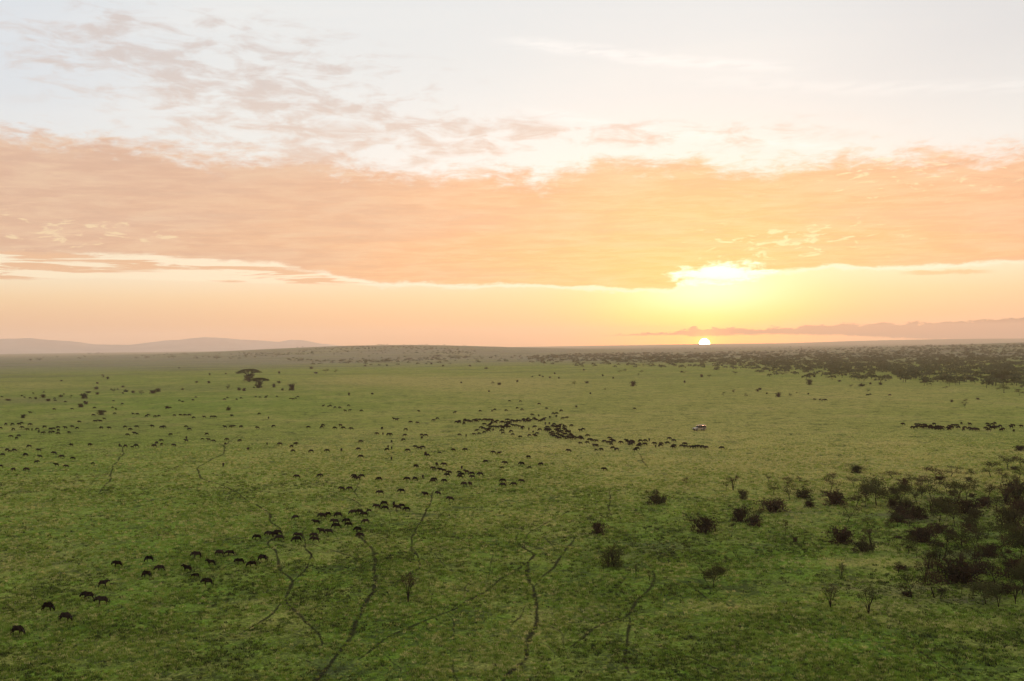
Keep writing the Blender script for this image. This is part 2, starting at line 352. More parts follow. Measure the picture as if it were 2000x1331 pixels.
def ground_colour(n, pos):
    """meadow colour from position: green, dry straw, brown and bare soil patches"""
    def A(k):
        a = n.new('ShaderNodeAttribute'); a.attribute_name = k; return V(n, a.outputs['Fac'])
    sp = n.new('ShaderNodeSeparateXYZ'); n.link(pos, sp.inputs[0]); x, y = V(n, sp.outputs[0]), V(n, sp.outputs[1])
    r = n.m('SQRT', x * x + y * y)
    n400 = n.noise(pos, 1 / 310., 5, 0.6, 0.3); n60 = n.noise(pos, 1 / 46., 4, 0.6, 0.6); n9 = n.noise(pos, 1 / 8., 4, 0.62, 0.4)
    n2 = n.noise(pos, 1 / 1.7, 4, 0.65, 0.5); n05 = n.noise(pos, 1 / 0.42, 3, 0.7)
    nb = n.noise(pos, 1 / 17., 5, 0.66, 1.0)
    mid = n.ss(r, 130., 330.)                       # paler with distance: brightness of lit blade tips is put into the colour
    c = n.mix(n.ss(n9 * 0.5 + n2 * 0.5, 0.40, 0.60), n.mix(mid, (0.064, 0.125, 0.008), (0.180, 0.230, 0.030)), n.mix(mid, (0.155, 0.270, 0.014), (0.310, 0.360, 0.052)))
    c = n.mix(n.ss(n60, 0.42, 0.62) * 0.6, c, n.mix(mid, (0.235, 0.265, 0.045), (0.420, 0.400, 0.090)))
    lush = A('lush') + n.ss(n9 + (n60 - 0.5) * 0.6, 0.54, 0.70) * 0.7
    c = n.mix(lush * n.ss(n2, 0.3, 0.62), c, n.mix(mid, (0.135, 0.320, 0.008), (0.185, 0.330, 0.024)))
    dry = A('dry') * 1.0 + n.ss(n60 + (nb - 0.5) * 0.9, 0.50, 0.74) * 0.45
    c = n.mix(dry * n.ss(n2 + (n9 - 0.5) * 0.7, 0.22, 0.58), c, (0.52, 0.42, 0.12))
    brn = A('brown') + n.ss(nb, 0.55, 0.72) * 0.45
    c = n.mix(brn * n.ss(n2, 0.3, 0.6), c, (0.190, 0.150, 0.075))
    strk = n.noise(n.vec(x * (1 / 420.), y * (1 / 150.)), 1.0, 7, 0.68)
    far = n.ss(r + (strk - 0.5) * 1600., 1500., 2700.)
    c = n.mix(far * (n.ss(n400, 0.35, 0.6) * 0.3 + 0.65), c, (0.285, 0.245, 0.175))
    c = n.mix(n.ss(strk, 0.50, 0.60) * n.ss(r, 600., 2000.) * 0.5, c, (0.120, 0.112, 0.045))
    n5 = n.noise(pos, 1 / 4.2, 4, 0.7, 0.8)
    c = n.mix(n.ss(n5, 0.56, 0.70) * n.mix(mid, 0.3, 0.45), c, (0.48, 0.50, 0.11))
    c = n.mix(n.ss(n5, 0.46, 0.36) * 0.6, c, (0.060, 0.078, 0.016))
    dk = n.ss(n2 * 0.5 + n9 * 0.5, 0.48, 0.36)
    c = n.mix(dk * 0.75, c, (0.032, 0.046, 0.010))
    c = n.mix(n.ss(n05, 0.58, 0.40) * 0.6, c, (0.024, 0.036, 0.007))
    c = n.mix(n.ss(n05 + (n2 - 0.5) * 0.5, 0.56, 0.76) * 0.6, c, (0.42, 0.43, 0.12))
    bare = A('bare') + 0.0
    c = n.mix(bare * n.ss(nb + (n2 - 0.5) * 0.4, 0.36, 0.55), c, (0.060, 0.052, 0.048))
    c = n.mix(0.12, c, (0.150, 0.145, 0.105))                # dead thatch and soil showing through everywhere
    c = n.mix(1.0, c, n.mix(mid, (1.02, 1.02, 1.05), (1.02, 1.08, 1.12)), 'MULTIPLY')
    return c, (n9, n2, n05)
n = NT(None)
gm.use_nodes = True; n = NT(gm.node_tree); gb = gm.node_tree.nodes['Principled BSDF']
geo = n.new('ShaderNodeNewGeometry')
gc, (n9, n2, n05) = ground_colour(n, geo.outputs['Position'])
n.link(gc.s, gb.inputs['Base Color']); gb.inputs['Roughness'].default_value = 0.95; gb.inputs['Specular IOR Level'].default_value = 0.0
bp = n.new('ShaderNodeBump'); bp.inputs['Strength'].default_value = 1.0; bp.inputs['Distance'].default_value = 1.0
hgt = n2 * 0.55 + n05 * 0.16 + n9 * 0.9
n.link(hgt.s, bp.inputs['Height']); n.link(bp.outputs[0], gb.inputs['Normal'])

# ---------------------------------------------------------------- far mountains
def mountains():
    prof = [(-160, 662), (-60, 655), (0, 650), (50, 648), (82, 651), (137, 656), (187, 666), (250, 668), (300, 660), (325, 656), (352, 654), (385, 649), (420, 647), (445, 650), (470, 654), (500, 655), (525, 659), (545, 661), (570, 654.5), (590, 656), (625, 666), (675, 673), (720, 679), (800, 684)]
    aa = []; hh = []
    for a, b in prof:
        u, v = azel(a, b); aa.append(u); hh.append(max(0.0, CAM_Z + math.tan(math.radians(v)) * 17600) * 0.70)
    az_ = np.linspace(-36, -3, 300); rr = np.linspace(15200, 19600, 40)
    AA, RR = np.meshgrid(az_, rr)
    base = np.interp(AA, aa, hh, left=0, right=0)
    prm = np.exp(-((RR - 17600) / 1000) ** 2)
    rough = np.zeros_like(AA)
    for k in range(6):
        fz = 0.9 * 1.9 ** k; rough += (np.sin(AA * fz * 2.1 + RR * fz / 700 + k * 1.7) * np.cos(AA * fz * 1.3 - RR * fz / 520 + k)) / 1.8 ** k
    H = base * prm * (1 + rough * 0.10 * (1 - 0.8 * np.exp(-((RR - 17600) / 300) ** 2))) - 2
    x, y = np.sin(np.radians(AA)) * RR, np.cos(np.radians(AA)) * RR
    co = np.stack([x.ravel(), y.ravel(), H.ravel()], 1); na = len(az_)
    i, j = np.meshgrid(np.arange(len(rr) - 1), np.arange(na - 1), indexing='ij')
    q = np.stack([i * na + j, i * na + j + 1, (i + 1) * na + j + 1, (i + 1) * na + j], -1).reshape(-1, 4)[:, ::-1]
    me = nmesh('mountains', co, q, mat('mountain_slope', (0.42, 0.36, 0.30), noise=0.15, nscale=0.002)); me.polygons.foreach_set('use_smooth', [True] * len(me.polygons))
    tag(obj('mountains', me), kind='structure')
mountains()

# ---------------------------------------------------------------- game trails
TR = [([(600, 1360), (630, 1318), (652, 1290), (672, 1262), (690, 1225), (712, 1190), (722, 1165), (728, 1150), (733, 1120), (733, 1095), (724, 1072), (712, 1056), (703, 1046), (694, 1030)], .75),
 ([(722, 1165), (745, 1150), (785, 1130), (805, 1118), (822, 1105), (818, 1088), (803, 1072), (802, 1058), (810, 1042), (818, 1025), (826, 1010), (838, 990), (842, 972), (848, 958)], .55),
 ([(628, 1262), (622, 1245), (600, 1215), (575, 1190), (556, 1168), (570, 1137), (556, 1120), (545, 1105), (541, 1090), (535, 1075), (525, 1062), (537, 1050), (545, 1035), (527, 1018), (531, 1008), (522, 1000), (485, 978), (440, 950), (400, 938), (386, 918), (400, 905), (436, 886), (437, 872), (428, 866)], .55),
 ([(556, 1168), (540, 1188), (512, 1212), (470, 1240)], .4),
 ([(541, 1090), (520, 1094), (470, 1102), (430, 1112), (380, 1120)], .45), ([(541, 1092), (560, 1088), (590, 1082)], .3),
 ([(570, 1137), (590, 1122), (603, 1105), (606, 1085), (595, 1072), (597, 1055), (591, 1040), (600, 1028), (612, 1018)], .4),
 ([(597, 1056), (620, 1066), (660, 1078), (700, 1090), (722, 1096)], .3),
 ([(1012, 1042), (1012, 1060), (1020, 1070), (1040, 1082), (1036, 1092), (1020, 1108), (990, 1125), (975, 1135), (955, 1150), (920, 1170), (905, 1178), (890, 1190), (855, 1205), (800, 1225), (745, 1252), (700, 1290)], .5),
 ([(1043, 1086), (1030, 1100), (1027, 1115), (1035, 1138), (1045, 1150), (1047, 1190), (1043, 1230), (1032, 1262), (1027, 1290), (1000, 1310), (960, 1350)], .7),
 ([(1123, 1045), (1115, 1062), (1105, 1078), (1090, 1095), (1070, 1118), (1058, 1130), (1046, 1146)], .5),
 ([(1024, 1072), (1022, 1058), (1030, 1044), (1052, 1032), (1085, 1012), (1130, 990)], .35),
 ([(1278, 1116), (1275, 1138), (1262, 1155), (1246, 1168), (1240, 1185), (1225, 1205), (1190, 1215), (1150, 1235), (1110, 1265)], .65),
 ([(1226, 1206), (1226, 1240), (1224, 1280), (1230, 1320)], .4),
 ([(234, 866), (241, 884), (230, 900), (218, 918), (216, 935), (205, 950), (190, 965)], .5),
 ([(1247, 884), (1256, 900), (1264, 914)], .4), ([(1240, 1250), (1300, 1268), (1380, 1298), (1460, 1330)], .3), ([(1338, 1138), (1368, 1158), (1398, 1180)], .3),
 ([(600, 942), (640, 958), (690, 978), (706, 990)], .35), ([(700, 942), (695, 964), (706, 980)], .3), ([(437, 872), (455, 858), (476, 846)], .35), ([(1193, 960), (1190, 980), (1194, 1010)], .35),
 ([(1900, 1340), (1790, 1270), (1700, 1255)], .25), ([(842, 1160), (840, 1185), (820, 1200), (760, 1215), (700, 1200)], .3)]
rq = random.Random(8)
for _ in range(34):                                       # many faint side tracks where the herds fan out
    x, y = rq.uniform(560, 1420), rq.uniform(1010, 1290); a = rq.choice([1, 1, -1]) * rq.uniform(.35, 1.3); L_, P_ = rq.uniform(60, 190), []
    for k in range(7):
        P_.append((x, y)); a += rq.gauss(0, .28); x += math.cos(a) * L_ / 7; y += math.sin(a) * L_ / 7 * .7
    TR.append(([p for p in P_ if p[1] > 900], rq.uniform(.16, .30)))
tm = bpy.data.materials.new('trodden_soil'); tm.use_nodes = True; tn = NT(tm.node_tree); tb = tm.node_tree.nodes['Principled BSDF']
tg = tn.new('ShaderNodeNewGeometry'); ta = tn.new('ShaderNodeAttribute'); ta.attribute_name = 'across'
tf = tn.noise(tg.outputs['Position'], 1.9, 5, 0.72); tf2 = tn.noise(tg.outputs['Position'], 0.22, 2, 0.5)
tn.link(tn.mix(tn.ss(tf, 0.35, 0.65), (0.016, 0.016, 0.008), (0.042, 0.039, 0.021)).s, tb.inputs['Base Color']); tb.inputs['Roughness'].default_value = 0.95; tb.inputs['Specular IOR Level'].default_value = 0.0
al = tn.ss(V(tn, ta.outputs['Fac']) + (tf - 0.5) * 2.2 + (tf2 - 0.5) * 1.2, 1.02, 0.15) * 0.70
tn.link(al.s, tb.inputs['Alpha'])
TRAIL_PTS = []
def smooth_line(P, step):
    P = [Vector(p) for p in P]; out = []
    for k in range(len(P) - 1):
        p0, p1, p2, p3 = P[max(0, k - 1)], P[k], P[k + 1], P[min(len(P) - 1, k + 2)]
        m = max(2, int((p2 - p1).length / step))
        for s in range(m):
            t = s / m; out.append(0.5 * ((2 * p1) + (p2 - p0) * t + (2 * p0 - 5 * p1 + 4 * p2 - p3) * t * t + (3 * p1 - p0 - 3 * p2 + p3) * t ** 3))
    out.append(P[-1]); return out
for ti, (pts, w) in enumerate(TR):
    w = w * 0.56 + 0.10
    L = smooth_line([at(a, b) for a, b in pts], 1.5)
    vs, fs, ac = [], [], []
    for k, p in enumerate(L):
        d = (L[min(k + 1, len(L) - 1)] - L[max(k - 1, 0)]); d.z = 0; d.normalize(); s = Vector((-d.y, d.x, 0))
        wob = math.sin(k * 0.9 + ti) * 0.10 + math.sin(k * 0.37 + ti * 2) * 0.22; p = p + s * wob
        TRAIL_PTS.append((p.x, p.y, w))
        ww = w * (1.0 + 0.25 * math.sin(k * 0.61 + ti) ) * min(1.0, 0.35 + 0.16 * min(k, len(L) - 1 - k))
        for q in (-1, 0, 1):
            v = p + s * ww * q; vs.append((v.x, v.y, float(height(v.x, v.y)) + 0.012 + ti * 0.0011)); ac.append(abs(q) + (.32 if ti >= 24 else 0))
    for k in range(len(L) - 1):
        for q in (0, 1): a = k * 3 + q; fs.append((a, a + 1, a + 4, a + 3))
    me = mesh('game_trail', vs, fs, tm); a_ = me.attributes.new('across', 'FLOAT', 'POINT'); a_.data.foreach_set('value', ac)
    tag(obj('game_trail', me), kind='structure')
# ================================================================ wildebeest
HIDE = mat('wildebeest_hide', (0.018, 0.012, 0.009), 0.9, spec=0.0, noise=0.7, nscale=1.2)
MANE = mat('wildebeest_mane', (0.005, 0.004, 0.004), 0.95, spec=0.0); HORN = mat('horn', (0.05, 0.045, 0.04), 0.5)
def skin(name, verts, edges, rad, sub=1, m=HIDE):
    me = bpy.data.meshes.new('t'); me.from_pydata(verts, edges, []); o = bpy.data.objects.new('t', me); COL.objects.link(o)
    sk = o.modifiers.new('s', 'SKIN'); sk.use_smooth_shade = True
    for i, r in enumerate(rad):
        me.skin_vertices[0].data[i].radius = r if isinstance(r, tuple) else (r, r)
    me.skin_vertices[0].data[0].use_root = True
    if sub: sb = o.modifiers.new('b', 'SUBSURF'); sb.levels = sub; sb.render_levels = sub
    dg = bpy.context.evaluated_depsgraph_get(); ev = o.evaluated_get(dg); out = bpy.data.meshes.new_from_object(ev)
    bpy.data.objects.remove(o); out.name = name; out.materials.clear(); out.materials.append(m); return out
def tube(vs, fs, pts, rad, k=5):
    """append a tapered tube through pts"""
    pts = [Vector(p) for p in pts]; b = len(vs)
    for i, p in enumerate(pts):
        d = (pts[min(i + 1, len(pts) - 1)] - pts[max(i - 1, 0)])
        if d.length < 1e-6: d = Vector((0, 0, 1))
        d.normalize(); u = d.cross(Vector((0.3, 0.2, 1)) if abs(d.z) < 0.9 else Vector((1, 0.1, 0))); u.normalize(); w = d.cross(u)
        for q in range(k):
            a = 2 * math.pi * q / k; vs.append(tuple(p + (u * math.cos(a) + w * math.sin(a)) * rad[i]))
    for i in range(len(pts) - 1):
        for q in range(k): fs.append((b + i * k + q, b + i * k + (q + 1) % k, b + (i + 1) * k + (q + 1) % k, b + (i + 1) * k + q))
    fs.append(tuple(b + q for q in range(k))[::-1]); fs.append(tuple(b + (len(pts) - 1) * k + q for q in range(k)))
HEADS = {'walk': [(.78, 1.14), (1.00, 1.06), (1.20, .80), (1.27, .66)], 'graze': [(.72, .98), (.90, .70), (1.03, .36), (1.06, .18)],
         'up': [(.74, 1.26), (.90, 1.38), (1.13, 1.24), (1.22, 1.14)], 'low': [(.80, 1.04), (1.02, .88), (1.20, .60), (1.25, .46)]}
def beast(pose, step):
    H = HEADS[pose]
    v = [(-.20, 0, 1.00), (-.62, 0, 1.05), (.22, 0, 1.04), (.46, 0, 1.12)] + [(x, 0, z) for x, z in H]
    r = [(.27, .34), (.24, .28), (.27, .39), (.22, .34), (.15, .24), (.12, .17), (.09, .12), (.09, .09)]
    e = [(0, 1), (0, 2), (2, 3), (3, 4), (4, 5), (5, 6), (6, 7)]
    for s, ph in ((1, 0), (-1, 2)):
        k = len(v); dx = step[ph]
        v += [(-.68, s * .14, .84), (-.58 + dx * .3, s * .15, .64), (-.80 + dx * .7, s * .14, .42), (-.76 + dx, s * .14, .10), (-.72 + dx, s * .14, .02)]
        r += [.15, .10, .05, .036, .042]; e += [(1, k), (k, k + 1), (k + 1, k + 2), (k + 2, k + 3), (k + 3, k + 4)]
        k = len(v); dx = step[ph + 1]
        v += [(.42, s * .15, .82), (.42 + dx * .5, s * .14, .45), (.41 + dx, s * .14, .10), (.44 + dx, s * .14, .02)]
        r += [.13, .052, .036, .042]; e += [(2, k), (k, k + 1), (k + 1, k + 2), (k + 2, k + 3)]
    body = skin('body', v, e, r)
    P = [Vector((x, 0, z)) for x, z in H]; nk = (P[1] - P[0]).normalized(); up = Vector((-nk.z, 0, nk.x)); hd = (P[3] - P[1]).normalized()
    def strip(name, pts, w, drop, m, spread=0.05):             # ragged hair fringe with a thickness
        vs, fs = [], []
        for i, p in enumerate(pts):
            p = Vector(p); dz = drop * (0.75 + 0.35 * math.sin(i * 2.3))
            vs += [(p.x, w, p.z), (p.x, -w, p.z), (p.x - .02, 0.01, p.z + dz), (p.x - .02, -0.01, p.z + dz)]
        for i in range(len(pts) - 1):
            a = i * 4; fs += [(a, a + 4, a + 6, a + 2), (a + 1, a + 3, a + 7, a + 5), (a, a + 1, a + 5, a + 4), (a + 2, a + 6, a + 7, a + 3)]
        fs += [(0, 2, 3, 1), (a + 4, a + 5, a + 7, a + 6)]
        return mesh(name, vs, fs, m)
    cr = [Vector((.30, 0, 1.36)), Vector((.46, 0, 1.38)), P[0] + up * .18, (P[0] + P[1]) / 2 + up * .16, P[1] + up * .13]
    mane = strip('mane', cr, .035, .12, MANE)
    bd = [P[0] - up * .16, (P[0] + P[1]) / 2 - up * .14, P[1] - up * .11, P[2] - up * .05]
    beard = strip('beard', bd, .03, -.20, MANE)
    vs, fs = [], []; tube(vs, fs, [(-.84, 0, 1.12), (-.96, 0, 1.00), (-1.0, .02, .72), (-.99, .03, .42)], [.03, .028, .045, .012], 5)
    tail = mesh('tail', vs, fs, MANE)
    hs = []
    for s in (1, -1):
        vs, fs = [], []; t = P[1] + up * .06 - hd * .02
        tube(vs, fs, [t + Vector((0, s * .05, 0)), t + Vector((0, s * .22, -.04)), t + Vector((0, s * .31, .05)) + up * .04, t + Vector((0, s * .25, .18)) + up * .1], [.045, .035, .025, .008], 5)
        hs.append(mesh('horn', vs, fs, HORN))
    return dict(body=body, mane=mane, beard=beard, tail=tail, horns=hs)
def join_meshes(name, mm):
    bm = bmesh.new(); mats = []
    for me in mm:
        k = len(bm.faces); bm.from_mesh(me); bm.faces.ensure_lookup_table()
        mt = me.materials[0]
        if mt not in mats: mats.append(mt)
        for f in bm.faces[k:]: f.material_index = mats.index(mt)
    out = bpy.data.meshes.new(name); bm.to_mesh(out); bm.free()
    for q in mats: out.materials.append(q)
    return out
BEASTS = {}
for pose, steps in (('walk', [(.16, -.14, -.14, .16), (-.10, .18, .16, -.12), (.05, .05, -.12, -.02)]), ('low', [(.14, -.16, -.1, .14), (-.14, .1, .12, -.16)]), ('graze', [(.03, -.05, -.06, .08), (.10, .02, -.1, -.06)]), ('up', [(.02, .02, -.04, -.03)])):
    for k, st in enumerate(steps):
        b = beast(pose, st); b['whole'] = join_meshes('wildebeest', [b['body'], b['mane'], b['beard'], b['tail']] + b['horns']); BEASTS[(pose, k)] = b
BKEYS = list(BEASTS)
# positions read off the photograph: tile origin, scale, then body centres; R = facing right, A = seen end-on
def T(x0, y0, s, txt):
    out = []
    for w in txt.split():
        f = 'L'
        if w[-1] in 'RAa': f = w[-1].upper(); w = w[:-1]
        a, b = w.split(','); out.append((x0 + float(a) / s, y0 + float(b) / s, f))
    return out
HERD = []
HERD += T(0, 740, 5, "20,175 215,165 325,140 430,130 240,180 295,188 535,190 540,212 640,222 625,150 1088,102 1150,102 1200,140 1110,215 1195,243 830,225 925,282 1100,278 1132,297 705,293 530,297 295,328 1025,320 915,352 1122,337 1300,340 1345,345 1018,388 775,418 930,412 957,405 982,412 1755,210 1785,222 1885,207 1915,180 1635,285 1665,280 1430,362 1448,350 1512,366R 1553,361 1705,356 1765,353 1808,352 1850,353 1892,377 1995,372 "
 "57,442 123,442 185,442 212,430 290,445R 5,480 130,490 218,473 268,492 312,492A 365,487 378,512A 435,467 418,525R 495,488 520,484R 490,520 518,516R 567,470 568,500A 570,530 637,475 707,465 753,478 675,520 990,476 1068,478 1222,466 1270,492R 1337,466 1248,542 1315,528 1340,530 1487,460 1580,472 1603,466 1820,463 1852,490 1667,540 108,558 160,575R 180,550R "
 "285,655 70,688 95,697 140,692 28,735 250,737 380,692 392,753 355,805R 5,850 130,880A 262,880 550,833 650,848 530,722 605,755 713,770 908,815 697,642 877,640R 1167,645A 1225,653 1292,656 1332,650 1508,650 1530,622A 1577,633A 1577,596 1700,645 1820,572A 1818,600 1978,580")
HERD += T(400, 740, 5, "190,200R 222,183 312,200 355,188 500,175 540,180 590,180R 603,172R 705,172 838,192 862,198 885,190R 910,175 1637,145 1158,262R 1205,268R 1225,262R 1272,277 1320,280 1405,258 1372,310 1415,305R 1532,310 533,338 622,380A 67,368 100,370 265,358 "
 "197,468 252,465R 278,460R 352,465R 515,475 672,460 1013,468 1155,453 1143,470 1272,477 1325,452 1355,478 1432,485 1730,482A 1850,390 1875,397R 1960,492R 1684,530 1740,532A 1795,540 1815,540 1950,545R 1940,590 1825,608A 20,535 38,590 88,602 218,588 200,630A 342,600 608,630A 735,632 847,655A 885,630R 862,697 423,680A 1040,702 1197,697 1335,690A 1518,607R 1503,680 1780,685 1825,672A 1790,660A 1985,695 1527,755 1822,770A 180,835A "
 "903,948 1118,937R 1460,940 1470,955 1495,965 1535,943 1705,970 1980,972")
HERD += T(800, 740, 5, "90,315 440,328R 690,312 805,310A 830,300R 945,307 1050,283 1100,298 1267,243 978,215 1083,217 1340,288 1482,310 1400,337R 1432,337R 1200,350 1260,357A 1370,372A 1433,365A 1492,385R 1530,378R 12,420 80,428 230,402R 272,385 "
 "118,545 160,550 120,572A 60,658 95,672 130,665 155,725A 175,742 295,712 430,690 547,688 820,713 872,722R 1162,757 745,800 935,817 903,855 1098,825 1173,855 1283,828 1905,875 60,848R 265,830A 340,832 235,868 300,882 335,890 390,910 370,932 485,898 510,862A 557,903 610,920 512,930 495,948 615,950 693,925 130,950A 55,968 245,978 230,990 340,990 915,988 1098,990")
HERD += T(880, 790, 10, "110,340R 165,325R 175,345 280,300R 270,325R 262,368A 350,315 375,320 405,330 445,310R 490,295R 515,325 575,300 650,297 685,292 715,310 745,300R 810,300 825,318 900,320R 870,350R 800,355R 775,385R 740,410R 665,385 590,445R 505,505R 650,465 700,485 745,480R 740,510 770,440 820,435R 830,490A 655,535 560,555 460,570 178,580 303,597A 905,440 960,430R 1015,430 1020,455R 1080,430R 1130,437R "
 "985,345R 1020,335 1095,300R 1125,300 1080,350R 1120,350R 1160,350 1100,385R 1140,375R 1075,410R 1205,310 1240,325 1265,330R 1300,310A 1335,320R 1410,310R 1420,290R 1440,325 1480,300R 1500,320R 1520,275 1555,305R 1530,325R 1625,268R 1660,285 1690,300 1740,320R 1765,305R 1800,295R 1830,275R 1225,410 1275,405R 1345,428 1410,440 1400,460A 1530,475A 1635,435R 1745,487 1010,510 1025,545 1180,520 1215,575 1365,620 1545,595 1610,525A 1640,585 1665,600 1685,555R 1850,370A 1930,365A")
HERD += T(1040, 800, 10, "300,345 270,375 310,385 265,400 310,405 340,390 350,445 400,430 390,460 410,465 370,490 420,500 455,510 415,283R 400,318 435,335 490,325 510,335R 540,300R 545,320A 605,310A 635,330 475,395 500,410 520,380 530,430 570,425 590,450 485,460 520,480 555,495 590,510 625,370 645,385 680,425 715,435 735,425A 615,465 655,475 745,460 760,480 740,500 790,510 815,525 495,535 530,545 620,535 660,550 690,525 720,540 755,545 790,545 755,310R 935,400 990,380 865,547 905,545 935,520 960,540 970,560 "
 "1085,500 1110,575 1145,580 1175,590 1245,605 1075,635 940,645 1265,670 1215,690 1240,700 1410,615 1490,628 1515,550 1520,635 1560,590 1590,610 1545,665 1735,635 1245,770 1345,770 1570,740 1645,765 710,795 1840,600 1870,620 1895,640 1935,610 1965,618 1960,650 1890,665 1920,670")
HERD += T(1200, 740, 5, "245,635R 240,650 225,675 205,688 255,602 305,600 340,590A 300,635 395,627 403,652A 460,628 452,647 520,620 533,578R 582,600 585,650 575,662 660,650 692,633 698,657 748,660 775,662 800,657 822,657 860,660 885,658 898,665 1052,670 200,290 1957,200")
HERD += T(1740, 810, 7.69, "185,138 320,187 370,188 380,143 440,150 410,168 450,180 500,150 520,155 475,185 510,180 540,180 575,180 600,165 590,195 625,185 650,140 640,200 670,190 695,180 725,175 745,185 780,187 720,205 765,212 690,210 890,170 870,200 900,190 880,215 925,185 938,160 995,160 1015,190 1060,125A 1115,190 1185,137 1090,218 1180,195 1215,212 1240,222 1280,210 1305,220 1430,198 1455,135 1475,168 1520,143R 1565,127 1520,190 1545,178 1575,180 1600,182 1530,200 1470,222 1640,170 1685,212 1660,225 1835,162 1805,182 1845,235 1960,167")
HERD += T(1600, 740, 5, "10,203 40,205 65,205 470,157 492,153R 688,157R")
HERD += T(0, 940, 5, "1150,795 1458,745 1433,895 1567,835 1828,842 1915,900 1925,708")
HERD += T(400, 940, 5, "30,970 62,780 150,688 252,690 345,768 465,795 568,740 515,535 630,500 720,490 685,510 735,540 915,515 905,560 1072,518 1080,560 1142,478 1217,483 1290,430 1275,387 1090,390 888,342 1147,328 1203,313 1305,320 1450,297 1515,292 1560,312 1605,273 1573,380 1390,378 1412,412 1500,460 1522,517 1685,238 1755,210 1765,252 1845,215A 1885,250 1925,232 1975,262 1340,65 1418,62 1715,105 1925,90")
HERD += T(800, 940, 5, "535,20 592,20A 915,30 1022,22 155,120 280,110 400,165")
HERD += T(0, 1130, 5, "1005,37R 862,160 1000,205 465,265R 635,365R 170,495R")
ORD = ['first', 'second', 'third', 'fourth', 'fifth', 'sixth', 'seventh', 'eighth', 'ninth', 'tenth', 'eleventh', 'twelfth', 'thirteenth', 'fourteenth', 'fifteenth', 'sixteenth', 'seventeenth', 'eighteenth', 'nineteenth', 'twentieth'] + ['twenty-' + q for q in ['first', 'second', 'third', 'fourth', 'fifth', 'sixth', 'seventh', 'eighth', 'ninth']] + ['thirtieth'] + ['thirty-' + q for q in ['first', 'second', 'third', 'fourth', 'fifth', 'sixth', 'seventh', 'eighth', 'ninth']] + ['fortieth']
ZN = [  # name of the bunch, phrase for the label, ordinal labels?, test
 ('wildebeest strung out in the lower left', 'in the lower left line', 1, lambda x, y: y > 1068 and x < 545),
 ('wildebeest column over the worn trails', 'in the column crossing the worn trails', 1, lambda x, y: 968 < y <= 1075 and 480 < x < 812),
 ('wildebeest in loose ranks behind the column', 'in loose ranks behind the column', 1, lambda x, y: 905 < y <= 975 and 540 < x < 900),
 ('small group right of the loose ranks', 'in the small group right of the loose ranks', 1, lambda x, y: 890 < y <= 975 and 900 <= x < 1080),
 ('wildebeest trailing right below the vehicle', 'in the line below the safari vehicle', 1, lambda x, y: 852 < y <= 882 and 1232 <= x < 1420),
 ('packed wildebeest between the herd and the trailing line', 'in the right tail of the big central herd', 1, lambda x, y: 845 < y < 890 and 1140 <= x < 1232),
 ('tight herd at the right edge', 'in the tight dark herd at the right edge', 0, lambda x, y: 815 < y < 850 and x > 1775),
 ('big herd in the middle', 'packed in the big middle herd', 0, lambda x, y: 805 < y < 870 and 885 < x < 1150),
 ('wildebeest scattered between trail and herd', 'in the scattered bunch left of the big herd', 0, lambda x, y: 800 < y <= 910 and 560 < x <= 1000),
 ('wildebeest around the top of the left trail', 'around the top of the winding left trail', 0, lambda x, y: 820 < y <= 912 and 225 < x <= 560),
 ('wildebeest near the left edge', 'in the loose group near the left edge', 0, lambda x, y: 820 < y <= 930 and x <= 225)]
beasts = []
for px, py, f in HERD:
    p = at(px, py, 0.85); p.z -= 0.10                      # hooves sunk in the grass
    zone = next((k for k, z in enumerate(ZN) if z[3](px, py)), -1)
    beasts.append([py, px, p, f, zone])
beasts.sort(key=lambda b: -b[0])
near, rest = beasts[:298], beasts[298:]
ranks = {}
for k, z in enumerate(ZN):
    if z[2]:
        for q, b in enumerate(sorted([b for b in near if b[4] == k], key=lambda b: b[1])): ranks[id(b)] = (q, sum(1 for c in near if c[4] == k))
rb = random.Random(5)
def yaw_for(f, rnd):
    return {'L': math.pi + rnd.gauss(0.10, 0.28), 'R': rnd.gauss(0.15, 0.35), 'A': (math.pi / 2 if rnd.random() < .5 else -math.pi / 2) + rnd.gauss(0, .3)}[f]
SPECIAL = {(34, 1229): ('graze', 'lone wildebeest grazing nearest the bottom left corner'), (127, 1203): ('graze', 'grazing wildebeest just up and right of the corner animal'), (93, 1183): ('graze', 'wildebeest grazing at the far left end of the line'),
           (200, 1171): ('walk', 'lower wildebeest of a walking pair near the left end of the line'), (172, 1162): ('walk', 'upper wildebeest of a walking pair near the left end of the line')}
def said_of(b, pose):
    act = {'walk': 'walking', 'low': 'plodding head down', 'graze': 'grazing', 'up': 'standing with raised head'}[pose]
    z = b[4]
    if z < 0: return 'dark wildebeest ' + act + ' apart on the open grass', 'wildebeest scattered over the plain'
    if id(b) in ranks:
        q, n = ranks[id(b)]
        if q < len(ORD): return '%s wildebeest from the left, %s, %s' % (ORD[q], act.split(' ')[0], ZN[z][1]) if q else 'leftmost wildebeest, %s, %s' % (act.split(' ')[0], ZN[z][1]), ZN[z][0]
    return 'dark wildebeest ' + act + ' ' + ZN[z][1], ZN[z][0] + ' ' + {'walk': 'walking', 'low': 'with lowered heads', 'graze': 'grazing', 'up': 'looking up'}[pose]
